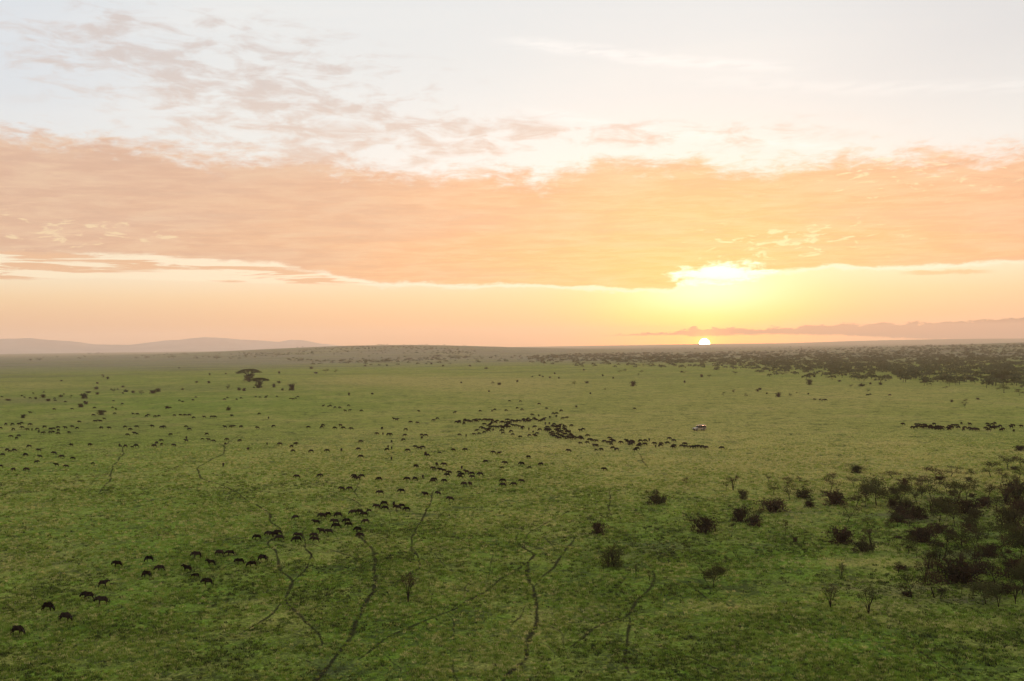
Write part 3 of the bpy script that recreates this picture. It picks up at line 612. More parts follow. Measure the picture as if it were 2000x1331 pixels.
for b in near:
    py, px, p, f, z = b
    pose = rb.choices(['walk', 'low', 'graze', 'up'], [5, 4, 2.2, .8])[0]; lab = None
    for (sx_, sy_), (ps, lb) in SPECIAL.items():
        if abs(px - sx_) < 2.5 and abs(py - sy_) < 2.5: pose, lab = ps, lb
    key = rb.choice([k for k in BKEYS if k[0] == pose]); B = BEASTS[key]
    s = rb.uniform(.86, 1.0) * (.72 if rb.random() < .07 else 1); yaw = yaw_for(f, rb)
    if z in (6, 7): s *= .9
    if lab: s = 1.02; yaw = {'L': math.pi + .1, 'R': -.12}[f]
    l2, grp = said_of(b, pose)
    if py > 930:                                            # large enough to show its parts
        o = bpy.data.objects.new('wildebeest', None); COL.objects.link(o); o.empty_display_size = .3
        for nm in ('body', 'mane', 'beard', 'tail'): obj(nm, B[nm], o)
        for h in B['horns']: obj('horn', h, o)
        o.location = p; o.rotation_euler = (0, 0, yaw); o.scale = (s, s, s)
    else: o = obj('wildebeest', B['whole'], None, p, yaw, s)
    tag(o, lab or l2, 'wildebeest', grp)
def merged(name, items, m, label, cat):
    """many far copies joined into one object; items = [(verts, tris, loc, yaw, scale)]"""
    C_, F_, off = [], [], 0
    for vv, tt, loc, yaw, s in items:
        c, sn = math.cos(yaw), math.sin(yaw)
        q = vv * s; C_.append(np.stack([q[:, 0] * c - q[:, 1] * sn + loc[0], q[:, 0] * sn + q[:, 1] * c + loc[1], q[:, 2] + loc[2]], 1)); F_.append(tt + off); off += len(vv)
    o = obj(name, nmesh(name, np.concatenate(C_), np.concatenate(F_), m)); tag(o, label, cat, kind='stuff'); return o
def arrays(me):
    me.calc_loop_triangles(); v = np.zeros(len(me.vertices) * 3); me.vertices.foreach_get('co', v)
    t = np.zeros(len(me.loop_triangles) * 3, 'i4'); me.loop_triangles.foreach_get('vertices', t); return v.reshape(-1, 3), t.reshape(-1, 3)
BA = {k: arrays(BEASTS[k]['whole']) for k in BKEYS}
merged('distant_wildebeest', [(*BA[rb.choice(BKEYS)], b[2], yaw_for(b[3], rb), rb.uniform(.93, 1.07)) for b in rest], HIDE, 'farthest wildebeest dotted over the plain as dark specks', 'wildebeest herd')

# ================================================================ safari vehicle
def vehicle(p, yaw):
    paint = mat('vehicle_paint', (0.34, 0.27, 0.19), 0.6, spec=0.2, noise=0.08, nscale=2); roofm = mat('vehicle_roof_paint', (0.50, 0.43, 0.33), 1.0, spec=0.0); dark = mat('vehicle_interior', (0.02, 0.018, 0.016), .8)
    glass = mat('vehicle_glass', (0.012, 0.012, 0.013), 0.25, spec=0.25); rub = mat('tyre_rubber', (0.018, 0.018, 0.018), .9); steel = mat('rim_steel', (0.35, 0.33, 0.30), .4, .7); lampm = mat('headlight_glass', (.8, .8, .75), .1)
    root = bpy.data.objects.new('safari_vehicle', None); COL.objects.link(root)
    tag(root, 'pale safari vehicle with raised roof standing alone on the grass', 'safari vehicle')
    def prism(name, prof, w, m, par=root, y0=None, bev=.03):
        """side profile (x, z) extruded across the vehicle"""
        bm = bmesh.new(); a, b = (-w, w) if y0 is None else (y0, y0 + w)
        f = bm.faces.new([bm.verts.new((x, a, z)) for x, z in prof]); r = bmesh.ops.extrude_face_region(bm, geom=[f])
        bmesh.ops.translate(bm, verts=[q for q in r['geom'] if isinstance(q, bmesh.types.BMVert)], vec=(0, b - a, 0))
        bmesh.ops.recalc_face_normals(bm, faces=bm.faces)
        if bev: bmesh.ops.bevel(bm, geom=list(bm.edges), offset=bev, segments=2, affect='EDGES', profile=.6)
        me = bpy.data.meshes.new(name); bm.to_mesh(me); bm.free(); me.materials.append(m); return obj(name, me, par)
    def arch(cx, r, n=7): return [(cx + r * math.cos(math.pi * k / n), .55 + r * math.sin(math.pi * k / n)) for k in range(n + 1)]
    # x forward; length 5.9
    lower = [(2.75, .55), (2.85, .70), (2.86, 1.02), (1.35, 1.10), (-2.85, 1.10), (-2.88, .55)] + [q for q in reversed(arch(-1.75, .50))][0:0]
    lower = [(2.75, .58), (2.86, .72), (2.86, 1.00), (1.30, 1.12), (-2.90, 1.12), (-2.90, .62), (-2.30, .58)] + list(reversed(arch(-1.75, .50))) + [(-1.1, .50), (1.2, .50)] + list(reversed(arch(1.85, .50))) + [(2.45, .58)]
    prism('body', lower, .88, paint, bev=.0)
    prism('bonnet', [(2.82, 1.005), (2.80, 1.14), (1.32, 1.27), (1.30, 1.125)], .78, mat('bonnet_paint', (0.62, 0.56, 0.45), 0.5, spec=0.3))
    prism('windscreen', [(1.32, 1.275), (.82, 1.98), (.76, 1.98), (1.26, 1.275)], .76, glass, bev=0)
    prism('cabin_interior', [(1.0, 1.122), (.80, 1.5), (-2.7, 1.5), (-2.7, 1.122)], .72, dark, bev=0)
    for x in (.95, -.05, -1.0, -1.95, -2.84):
        for s in (-1, 1):
            x2 = x - (.34 if x > .9 else 0)
            vs, fs = [], []; tube(vs, fs, [(x + (.3 if x > .9 else 0), s * .84, 1.12), (x2, s * .80, 2.06)], [.05, .045], 4); obj('pillar', mesh('pillar', vs, fs, paint), root)
    for s in (-1, 1):
        for a, b in ((.78, .02), (-.12, -.94), (-1.06, -1.89), (-2.01, -2.78)):
            me = mesh('window', *box(b, a, s * .77 - .01, s * .77 + .01, 1.16, 1.70 if a > .7 else 2.0), glass); obj('window', me, root)
        d = prism('front_door', [(1.0, .56), (1.0, 1.10), (.02, 1.10), (.02, .56)], .02, paint, y0=s * .885 - .01, bev=.0); obj('handle', mesh('handle', *box(.08, .24, s * .905 - .01, s * .905 + .01, .96, 1.0), dark), d)
        prism('rear_door', [(-.05, .56), (-.05, 1.10), (-1.05, 1.10), (-1.05, .75), (-.95, .56)], .02, paint, y0=s * .885 - .01, bev=.0)
    prism('roof', [(1.05, 2.06), (1.0, 2.13), (-2.86, 2.17), (-2.92, 2.08)], .86, roofm)
    rf = prism('raised_roof_panel', [(.25, 2.30), (.22, 2.34), (-2.65, 2.36), (-2.68, 2.31)], .66, roofm)
    for x in (.1, -2.5):
        for s in (-.6, .6): vs, fs = [], []; tube(vs, fs, [(x, s, 2.13), (x, s, 2.32)], [.025, .025], 4); obj('roof_strut', mesh('roof_strut', vs, fs, dark), root)
    for x in (-.1, -1.0, -1.9):
        for s in (-.45, .45):
            st = obj('seat', mesh('seat', *box(x - .25, x + .2, s - .22, s + .22, 1.5, 1.62), dark), root); obj('headrest', mesh('headrest', *box(x - .28, x - .18, s - .2, s + .2, 1.62, 2.0), dark), st)
    prism('bumper', [(3.02, .52), (3.02, .74), (2.88, .76), (2.88, .50)], .85, dark)
    obj('grille', mesh('grille', *box(2.855, 2.88, -.42, .42, .74, .98), dark), root)
    for s in (-1, 1):
        vs, fs = [], []; tube(vs, fs, [(2.85, s * .62, .87), (2.90, s * .62, .87)], [.11, .10], 12); obj('headlight', mesh('headlight', vs, fs, lampm), root)
        obj('mirror', mesh('mirror', *box(.98, 1.06, s * .98 - .08, s * .98 + .08, 1.3, 1.5), dark), root)
    for x in (1.85, -1.75):
        for s in (-1, 1):
            w = bpy.data.objects.new('wheel', None); COL.objects.link(w); w.parent = root; w.location = (x, s * .78, .41)
            vs, fs = [], []; tube(vs, fs, [(0, -.13, 0), (0, -.11, 0), (0, .11, 0), (0, .13, 0)], [.36, .41, .41, .36], 18); obj('tyre', mesh('tyre', vs, fs, rub), w)
            vs, fs = [], []; tube(vs, fs, [(0, s * .125, 0), (0, s * .145, 0)], [.23, .20], 14); obj('rim', mesh('rim', vs, fs, steel), w)
    vs, fs = [], []; tube(vs, fs, [(-2.92, .2, 1.2), (-3.14, .2, 1.2)], [.38, .38], 16); obj('spare_wheel', mesh('spare_wheel', vs, fs, rub), root)
    root.location = p; root.rotation_euler = (0, 0, yaw); root.scale = (1.06, 1.06, 1.12)
vehicle(at(1366, 841.5), math.pi + math.radians(26))

# ================================================================ trees and thorn bushes
BARK = mat('acacia_bark', (0.020, 0.015, 0.012), .95, spec=0.0, noise=.3); TWIG = mat('thorn_twigs', (0.016, 0.011, 0.009), .95, spec=0.0, noise=.4, nscale=1)
def leafmat(name, a, b):
    m = bpy.data.materials.new(name); m.use_nodes = True; n = NT(m.node_tree); pb = m.node_tree.nodes['Principled BSDF']
    g = n.new('ShaderNodeNewGeometry'); t = n.new('ShaderNodeTexCoord'); oi = n.new('ShaderNodeObjectInfo')
    f = n.noise(t.outputs['Object'], 1.3, 3, .6) * 0.6 + V(n, oi.outputs['Random']) * 0.4
    n.link(n.mix(n.ss(f, .3, .7), a, b).s, pb.inputs['Base Color']); pb.inputs['Roughness'].default_value = .8; pb.inputs['Specular IOR Level'].default_value = .0
    tr = n.new('ShaderNodeBsdfTranslucent'); n.link(n.mix(n.ss(f, .3, .7), a, b).s, tr.inputs[0]); mx = n.new('ShaderNodeMixShader'); mx.inputs[0].default_value = .25
    out = m.node_tree.nodes['Material Output']; n.link(pb.outputs[0], mx.inputs[1]); n.link(tr.outputs[0], mx.inputs[2]); n.link(mx.outputs[0], out.inputs[0]); return m
LEAF = leafmat('acacia_leaves', (0.034, 0.040, 0.013), (0.078, 0.082, 0.028)); LEAFD = leafmat('thorn_leaves', (0.030, 0.022, 0.012), (0.068, 0.046, 0.026)); LEAFG = leafmat('sapling_leaves', (0.032, 0.042, 0.012), (0.065, 0.076, 0.020))
LEAFO = leafmat('olive_thorn_leaves', (0.032, 0.036, 0.012), (0.075, 0.072, 0.028))
LEAFW = leafmat('woodland_leaves', (0.036, 0.050, 0.016), (0.105, 0.120, 0.048))
def rv(r): return Vector((r.gauss(0, 1), r.gauss(0, 1), r.gauss(0, 1)))
def leaves(r, centres, n, sig, size, flat=.45):
    vs, fs = [], []
    for _ in range(n):
        c = r.choice(centres); p = Vector((c[0] + r.gauss(0, sig), c[1] + r.gauss(0, sig), c[2] + r.gauss(0, sig * flat)))
        a = rv(r).normalized(); b = a.cross(rv(r)).normalized(); s = size * r.uniform(.5, 1.3); k = len(vs)
        vs += [tuple(p - a * s), tuple(p + b * s * .6), tuple(p + a * s), tuple(p - b * s * .6)]; fs.append((k, k + 1, k + 2, k + 3))
    return vs, fs
def acacia(seed, layers=2, flat=1.0, h=4.0, w=4.0, nleaf=520, lsize=.13, clear=.45, dense=1.0, lm=LEAF):
    """flat-topped thorn tree: forking limbs carry thin tiers of leaf"""
    r = random.Random(seed); tv, tf = [], []; ends = []
    nb = r.randint(3, 5); fork = h * clear; lean = Vector((r.gauss(0, .08), r.gauss(0, .08), 0)) * h
    tube(tv, tf, [(0, 0, -.1), tuple(lean * .5 + Vector((0, 0, fork * .6))), tuple(lean + Vector((0, 0, fork)))], [.05 * h * .55, .04 * h * .55, .034 * h * .55], 6)
    for b in range(nb):
        a = 2 * math.pi * (b + r.random() * .6) / nb; tier = r.randrange(layers)
        L = w / 2 * r.uniform(.55, .98) * (1 - .15 * tier); zt = h * (1 - .05 - .2 * tier * r.uniform(.8, 1.2))
        e = lean + Vector((math.cos(a) * L, math.sin(a) * L, zt)); m1 = lean + Vector((math.cos(a) * L * .35, math.sin(a) * L * .35, fork + (zt - fork) * .55))
        tube(tv, tf, [tuple(lean + Vector((0, 0, fork * .96))), tuple(m1), tuple(e)], [.022 * h * .55, .015 * h * .55, .006 * h], 4)
        ends.append(e)
        for _ in range(3):
            a2 = a + r.gauss(0, .55); L2 = w / 2 * r.uniform(.35, 1.0); e2 = lean + Vector((math.cos(a2) * L2, math.sin(a2) * L2, zt + r.gauss(0, .02) * h))
            tube(tv, tf, [tuple(m1), tuple((m1 + e2) / 2 + Vector((0, 0, .04 * h))), tuple(e2)], [.012 * h * .55, .008 * h * .55, .004 * h], 3); ends.append(e2)
    ends.append(lean + Vector((0, 0, h * .96)))
    lv, lf = leaves(r, [tuple(e) for e in ends], int(nleaf * dense), w * .11, lsize, .22 * flat)
    return mesh('trunk', tv, tf, BARK, True), mesh('crown', lv, lf, lm)
def mound(seed, w=4.5, h=2.2, nleaf=1500, lsize=.13, lm=None):
    """thorn bush: uneven lobes of dark twigs with arching branches sticking out"""
    r = random.Random(seed); tv, tf = [], []; cs = []
    lobes = [(r.uniform(-.26, .26) * w, r.uniform(-.26, .26) * w, w * r.uniform(.20, .34), h * r.uniform(.6, 1.0)) for _ in range(4)]
    for lx, ly, lr, lh in lobes:
        for _ in range(20):
            a = r.uniform(0, 6.28); q = math.sqrt(r.random()); cs.append((lx + math.cos(a) * q * lr, ly + math.sin(a) * q * lr, lh * (1 - q ** 2.4) * r.uniform(.2, .95) + .1))
        for _ in range(9):
            a = r.uniform(0, 6.28); L = lr * r.uniform(.8, 1.75); z = lh * r.uniform(.55, 1.12)
            e = Vector((lx + math.cos(a) * L, ly + math.sin(a) * L, z)); b0 = Vector((lx * .4, ly * .4, 0)); m = b0.lerp(e, .55) + Vector((0, 0, lh * .35)); t_ = e + Vector((math.cos(a), math.sin(a), -.25)) * .35
            tube(tv, tf, [tuple(b0), tuple(m), tuple(e), tuple(t_)], [.045, .03, .016, .006], 3)
            for _ in range(2): k_ = m.lerp(e, r.random()); tube(tv, tf, [tuple(k_), tuple(k_ + rv(r) * .22)], [.014, .005], 3)
            cs.append(tuple(m)); cs.append(tuple(e)) if r.random() < .5 else None
    lv, lf = leaves(r, cs, nleaf, w * .05, lsize, .7)
    return mesh('stems', tv, tf, TWIG), mesh('foliage', lv, lf, lm or LEAFD)
def vase(seed, h=3.2, w=3.0, nleaf=620, lm=LEAFD):
    """open many-stemmed sapling, twigs fanning out from the base"""
    r = random.Random(seed); tv, tf = [], []; ends = []
    for b in range(9):
        a = r.uniform(0, 2 * math.pi); L = w / 2 * r.uniform(.35, 1); z = h * r.uniform(.7, 1)
        e = Vector((math.cos(a) * L, math.sin(a) * L, z)); m1 = Vector((math.cos(a) * L * .25, math.sin(a) * L * .25, z * .5))
        tube(tv, tf, [(r.gauss(0, .06), r.gauss(0, .06), -.05), tuple(m1), tuple(e)], [.05, .035, .012], 4)
        for _ in range(4):
            e2 = e + Vector((r.gauss(0, .32), r.gauss(0, .32), r.gauss(0, .18))) * (w / 3); tube(tv, tf, [tuple(m1 + (e - m1) * r.uniform(.2, .8)), tuple(e2)], [.018, .006], 3); ends.append(tuple(e2))
    lv, lf = leaves(r, ends, nleaf, .22, .085, .7)
    return mesh('stems', tv, tf, TWIG), mesh('foliage', lv, lf, lm)
def sapling(seed, h=2.4):
    r = random.Random(seed); tv, tf = [], []; ends = []
    tube(tv, tf, [(0, 0, -.05), (r.gauss(0, .06), r.gauss(0, .06), h * .6), (r.gauss(0, .1), r.gauss(0, .1), h)], [.045, .03, .012], 5)
    for b in range(9):
        a = r.uniform(0, 2 * math.pi); z = h * r.uniform(.45, .98); L = r.uniform(.25, .7)
        e = (math.cos(a) * L, math.sin(a) * L, z + .12); tube(tv, tf, [(0, 0, z - .15), e], [.018, .006], 3); ends.append(e)
    lv, lf = leaves(r, ends, 200, .15, .09, .6)
    return mesh('stem', tv, tf, TWIG), mesh('foliage', lv, lf, LEAFG)
VAR = {'aca': [acacia(20 + k, 3, 3.4, 4.0, 4.2, 680, .13, .36, 1.0, [LEAF, LEAFG, LEAFD][k % 3]) for k in range(7)], 'dense': [acacia(60 + k, 3, 4.5, 4.0, 4.6, 2600, .14, .30, 1, LEAF) for k in range(2)],
       'mound': [mound(80 + k, lm=LEAFO if k % 3 == 2 else LEAFD) for k in range(6)], 'vase': [vase(100 + k, lm=[LEAFD, LEAFG][k % 2]) for k in range(5)], 'sap': [sapling(120 + k) for k in range(5)]}
VAR['round'] = [mound(140, 4.2, 2.8, 1500, .12, LEAFG), mound(141, 4.2, 2.8, 1500, .12, LEAFG)]
DIM = {'aca': (4.2, 4.0), 'dense': (4.6, 4.0), 'mound': (4.7, 2.3), 'round': (4.6, 2.9), 'vase': (3.4, 3.2), 'sap': (1.4, 2.5), 'umb': (28.5, 14.5)}
NAMES = {'aca': ('acacia_tree', 'acacia'), 'dense': ('acacia_tree', 'acacia'), 'mound': ('thorn_bush', 'bush'), 'round': ('leafy_shrub', 'shrub'), 'vase': ('thorn_shrub', 'shrub'), 'sap': ('acacia_sapling', 'sapling'), 'umb': ('umbrella_acacia', 'acacia')}
PARTN = {'aca': ('trunk', 'crown'), 'dense': ('trunk', 'crown'), 'mound': ('stems', 'foliage'), 'round': ('stems', 'foliage'), 'vase': ('stems', 'foliage'), 'sap': ('stem', 'foliage'), 'umb': ('trunk', 'crown')}
rt = random.Random(9); cyc = {}
def plant(kind, px, py, w, h, label=None, group=None, var=None, p=None):
    p = p or at(px, py); d = math.hypot(p.x, p.y); mpp = math.hypot(d, CAM_Z) / FPX
    cyc[kind] = cyc.get(kind, -1) + 1; vs = VAR[kind]; tr, cr = vs[(cyc[kind] if var is None else var) % len(vs)]
    dw, dh = DIM[kind]; sw, sh = w * mpp / dw, h * mpp / dh
    if kind in ('mound', 'round'): sw *= 1.12; sh *= 1.06
    if kind in ('dense', 'vase'): sw *= 1.1; sh *= 1.1
    if d < 350: sh *= math.sqrt(d * d + CAM_Z ** 2) / d
    o = bpy.data.objects.new(NAMES[kind][0], None); COL.objects.link(o)
    a, b = PARTN[kind]; obj(a, tr, o); obj(b, cr, o)
    o.location = p; o.rotation_euler = (0, 0, rt.uniform(0, 6.28)); o.scale = (sw, sw, sh)
    tag(o, label, NAMES[kind][1], group); return o
# the big umbrella acacia: three staggered plates of leaf over a leaning, forked bole
def umbrella(seed, w, h, low=True):
    r = random.Random(seed); tv, tf, cs = [], [], []
    tube(tv, tf, [(0, 0, -.3), (.3, .1, h * .25), (.2, -.2, h * .5)], [.7, .55, .45], 8)
    for b in range(11):
        a = 2 * math.pi * b / 11 + r.uniform(-.2, .2); L = w / 2 * r.uniform(.55, .96); z = h * (.92 - .22 * (2 * L / w) ** 2) + r.gauss(0, .25)
        m1 = Vector((math.cos(a) * L * .4, math.sin(a) * L * .4, h * .68)); e = Vector((math.cos(a) * L, math.sin(a) * L, z))
        tube(tv, tf, [(.2, -.2, h * .4), tuple(m1), tuple(e)], [.3, .2, .06], 5)
        for _ in range(7):
            t = r.uniform(.35, 1.05); aa = a + r.gauss(0, .22); q = Vector((math.cos(aa) * L * t, math.sin(aa) * L * t, h * (.97 - .30 * (2 * L * t / w) ** 2) + r.gauss(0, .18)))
            cs.append(tuple(q)); tube(tv, tf, [tuple(m1), tuple(q)], [.08, .03], 3)
    for _ in range(24): a = r.uniform(0, 6.28); q = r.uniform(0, .4) * w / 2; cs.append((math.cos(a) * q, math.sin(a) * q, h * .95 + r.gauss(0, .2)))
    lv, lf = leaves(r, cs, 6000, w * .036, .40, .32)
    if low:
        l2, f2 = leaves(r, [(r.gauss(0, w * .10), r.gauss(0, w * .10), r.uniform(.04, .6) * h) for _ in range(30)], 3000, w * .03, .36, .8); k = len(lv); lv += l2; lf += [tuple(i + k for i in f) for f in f2]
    return mesh('trunk', tv, tf, BARK, True), mesh('crown', lv, lf, LEAF)
VAR['umb'] = [umbrella(3, 28, 14.5), umbrella(5, 28, 14.5)]
plant('umb', 487, 746, 50, 24, 'broad umbrella acacia standing tallest on the left plain', None, 0)
plant('umb', 507, 758, 40, 19, 'lower spreading acacia in front of the tallest umbrella acacia', None, 1)
plant('mound', 571, 763, 14, 13, 'rounded bush to the right of the two umbrella acacias')
plant('aca', 446, 764, 8, 11, 'small upright acacia to the left below the tallest umbrella acacia')
# thicket on the lower right, one entry each: kind, px, py of the foot, width, height
THK = """mound 1167,1043 34 24|round 1194,1108 48 38|mound 1284,985 40 24|aca 1272,985 20 24|aca 1339,949 16 14|sap 1418,960 14 18|vase 1432,958 22 24|mound 1449,976 24 18|aca 1511,967 26 24|aca 1501,944 12 14|aca 1538,951 26 18|aca 1542,976 28 26|aca 1560,942 12 11|mound 1572,974 38 20|aca 1570,952 16 12|mound 1510,1000 56 25
mound 1581,991 24 13|mound 1627,986 52 27|aca 1622,962 30 32|mound 1375,1040 56 29|mound 1443,1020 38 30|mound 1470,1028 36 20|vase 1478,1022 30 22|sap 1430,1040 14 18|sap 1534,1046 16 28|sap 1571,1055 10 14|mound 1554,1060 11 10|aca 1655,1022 36 28|mound 1645,1062 54 30|mound 1688,1078 42 26|vase 1700,1062 30 24|vase 1644,1126 16 18
dense 1393,1148 34 30|sap 1242,1130 18 26|vase 1268,1134 18 16|vase 797,1176 34 42|vase 1697,1199 46 36|vase 1622,1188 30 32|aca 1781,1168 48 36|sap 1838,1175 14 16|dense 1925,1180 44 28|vase 1950,1186 24 26|vase 1983,1180 22 30|vase 1807,1140 34 36|mound 1868,1140 88 38|vase 1877,1112 28 28|aca 1775,1079 24 28
mound 1800,1061 52 32|mound 1833,1043 30 18|mound 1752,1021 38 20|mound 1790,1014 42 24|aca 1775,1031 26 22|aca 1693,1030 28 18|dense 1712,989 46 38|mound 1745,965 28 15|aca 1672,991 32 32|sap 1690,991 16 20|aca 1760,992 36 32|mound 1763,1006 40 16|aca 1820,981 32 38|mound 1840,990 32 16|aca 1866,983 28 34|aca 1888,981 34 36
mound 1885,1004 60 26|aca 1865,1029 30 34|mound 1905,1013 28 16|aca 1930,971 22 22|mound 1990,980 56 38|mound 1988,1005 40 24|mound 1968,1032 56 36|aca 1930,1047 24 22|aca 1952,1049 18 22|aca 1992,1062 36 42|aca 1845,1091 46 42|aca 1874,1096 40 44|aca 1903,1092 40 48|mound 1928,1087 34 18|sap 1822,1116 18 32|mound 1905,1121 44 22
aca 1930,1129 24 26|mound 1985,1132 58 40|dense 1998,1158 30 42|sap 1878,1161 16 20|sap 1902,1163 14 16|aca 1935,932 34 24|aca 1957,940 24 20|aca 1969,918 32 22|mound 1979,918 18 6|aca 1896,935 20 16|mound 1891,940 16 7|aca 1857,932 32 18|aca 1830,936 36 22|mound 1834,939 22 9|aca 1744,935 38 13|mound 1765,949 22 14|aca 1781,951 26 20
aca 1798,955 18 16|aca 1815,947 18 13|mound 1674,924 26 13|aca 1668,922 44 13|aca 1667,952 24 18|sap 1684,952 18 18|mound 1992,881 20 10|aca 1995,913 24 20|aca 1990,936 24 20|vase 1740,990 20 18|aca 1850,962 26 20|aca 1905,960 22 18|aca 1800,975 26 22|mound 1920,990 30 16|aca 1948,1000 26 26|vase 1755,1120 16 18|aca 1960,1090 30 34
mound 1955,1160 40 20|vase 1850,1062 24 24|aca 1905,1050 28 28|aca 1735,1040 20 20|sap 1790,1090 14 20|mound 1890,1030 34 18|aca 1975,955 24 22|dense 1835,1020 34 30|mound 1745,990 28 14|aca 1965,1120 30 32"""
THK = [(w.split()[0], float(w.split()[1].split(',')[0]), float(w.split()[1].split(',')[1]), float(w.split()[2]), float(w.split()[3])) for w in THK.replace('\n', '|').split('|')]
rfil = random.Random(31)
for _ in range(36):
    t_ = rfil.random(); y_ = 955 + 215 * t_; x_ = rfil.uniform(1745 + 50 * abs(t_ - .45), 2040); k_ = rfil.choices(['mound', 'aca', 'vase', 'dense'], [2, 5, 4, 1])[0]
    w_ = rfil.uniform(20, 38) * (.8 + .5 * t_); THK.append((k_, round(x_), round(y_), w_, w_ * {'mound': .5, 'aca': .95, 'vase': .85, 'dense': .9}[k_]))
for _ in range(28):                                       # low scrub between the trees
    t_ = rfil.random(); w_ = rfil.uniform(13, 26); THK.append(('mound', round(rfil.uniform(1750, 2030)), round(962 + 205 * t_), w_, w_ * .34))
AREA = [('in the upper half of the right thicket', lambda x, y: x > 1730 and 955 <= y < 1025), ('in the lower half of the right thicket', lambda x, y: x > 1730 and 1025 <= y < 1110), ('along the foot of the right thicket', lambda x, y: x > 1730 and y >= 1110),
        ('just above the right thicket', lambda x, y: x > 1730 and y < 955), ('left of the thicket', lambda x, y: 1480 < x <= 1730 and y < 1005), ('below the bushes left of the thicket', lambda x, y: 1480 < x <= 1730 and y >= 1005), ('in the open lower middle grass', lambda x, y: x <= 1480)]
WORD = {'aca': 'thin acacia', 'dense': 'dense dark acacia', 'mound': 'dark thorn bush', 'round': 'rounded leafy green bush', 'vase': 'open fan-shaped shrub', 'sap': 'slender sapling'}
thk = {}
for t in THK: thk.setdefault((t[0], next(k for k, a in enumerate(AREA) if a[1](t[1], t[2]))), []).append(t)
for (kind, ar), L in thk.items():
    L.sort(key=lambda t: t[1])
    for q, t in enumerate(L):
        lab = WORD[kind] + ' ' + AREA[ar][0] if len(L) == 1 else (('leftmost ' if q == 0 else ORD[q] + ' ') + WORD[kind] + ('' if q == 0 else ' from the left') + ' ' + AREA[ar][0])
        plant(kind, t[1], t[2], t[3], t[4], lab, {'aca': 'thin acacias of the right-hand thicket', 'dense': 'dense acacias of the thicket', 'mound': 'thorn bushes in and beside the thicket', 'round': 'leafy bushes beside the thicket', 'vase': 'open shrubs in and beside the thicket', 'sap': 'saplings in and beside the thicket'}[kind])
# far and middle distance: single small trees and shrubs
MID = """aca 1805,754 12 10|aca 1819,754 9 8|aca 1854,755 12 10|aca 1867,753 10 9|aca 1847,760 8 4|aca 1961,768 20 12|aca 1991,773 14 9|dense 1957,751 17 15|aca 1979,758 8 12|aca 1695,766 8 5|mound 1683,755 11 5|aca 1662,759 6 6|mound 1720,752 6 4|aca 1885,786 7 5|aca 1885,797 8 9|mound 1859,786 6 4|mound 1236,755 10 9|mound 1580,752 12 9|mound 1484,762 6 4|aca 1432,769 7 6|aca 1413,774 6 6
aca 1457,777 6 7|mound 1520,776 9 8|aca 1543,776 6 6|mound 1498,770 4 3|mound 1337,748 4 4|aca 1556,770 4 3|mound 1578,771 4 3|aca 963,754 6 7|mound 974,752 9 4|mound 1011,747 5 4|aca 1122,753 8 7|mound 1147,749 8 4|mound 955,766 4 3|aca 1182,763 4 4|mound 1153,770 4 3|mound 1126,796 5 3|mound 901,749 4 3|mound 467,763 7 5|mound 477,764 7 5|mound 535,757 7 6|mound 552,763 5 4|mound 545,749 6 4|mound 446,802 8 7|mound 681,773 5 5|mound 727,771 3 3
mound 608,721 7 4|aca 636,729 11 6|aca 656,729 6 6|mound 545,730 4 4|mound 618,730 8 3|mound 85,777 8 5|mound 119,776 7 4|aca 139,779 6 5|mound 163,779 14 8|mound 173,768 10 3|mound 189,761 8 5|mound 190,771 6 4|aca 222,770 7 8|mound 245,766 9 4|mound 260,768 6 4|aca 276,772 9 7|mound 297,769 14 6|mound 308,766 10 6|mound 94,784 8 4|mound 16,783 8 3|mound 69,780 5 3|mound 157,796 10 6|mound 169,790 8 4|mound 196,811 15 8|mound 44,817 8 6|mound 327,798 7 4
aca 202,741 6 7|mound 210,741 4 4|mound 191,750 5 3|aca 78,705 8 4|aca 155,702 7 3|aca 266,701 7 3|aca 285,701 9 4|aca 330,700 6 3|aca 338,700 8 4|aca 385,702 6 4|aca 408,700 5 3|aca 423,702 14 5|aca 450,702 6 3|aca 467,702 6 3|aca 175,694 5 3|aca 190,693 8 3|aca 200,693 6 2|aca 360,693 6 3|aca 60,705 5 3|aca 649,711 7 4|aca 666,711 9 5|aca 681,711 9 5|aca 725,707 8 3|aca 732,706 6 3|aca 752,708 15 6|aca 765,708 8 4|aca 770,705 5 3|aca 799,705 12 5
aca 820,705 8 4|aca 830,704 11 5|aca 845,703 8 4|aca 853,702 17 7|aca 880,702 10 5|aca 890,701 16 6|aca 908,701 14 5|mound 713,716 4 3|mound 756,715 4 3|mound 865,716 5 3|mound 842,712 5 3|aca 940,703 8 4|aca 968,700 6 5|aca 930,703 10 3|mound 918,716 5 3|mound 950,721 8 3|aca 1015,699 6 4|mound 1054,735 4 3|mound 1060,737 4 3|mound 1083,731 4 3|mound 1091,740 4 3|mound 1074,739 4 3|mound 1040,737 4 2|aca 1125,714 8 4|aca 1137,713 7 5|mound 1140,724 4 3|aca 1210,728 7 4|aca 1221,727 8 5|aca 1253,729 7 4|aca 1247,735 4 4|mound 1177,735 4 3|mound 1198,740 4 3|aca 1257,716 6 4|aca 1062,712 8 4
mound 1370,737 6 5|aca 1386,738 8 5|aca 1337,730 9 4|mound 1332,728 6 3|aca 1436,733 9 6|aca 1491,726 9 6|aca 1552,733 7 4|aca 1527,733 14 5|mound 1480,765 6 4|mound 1590,737 5 3|mound 1700,751 5 3|aca 1735,742 8 6|aca 1770,744 9 7|mound 1640,746 6 3|mound 1910,781 5 3|mound 1400,723 6 3|mound 350,720 3 2|mound 240,757 5 3|mound 120,745 4 2|mound 410,733 4 3|mound 441,731 3 2|mound 384,748 5 3|mound 407,749 6 4|mound 356,762 5 3"""
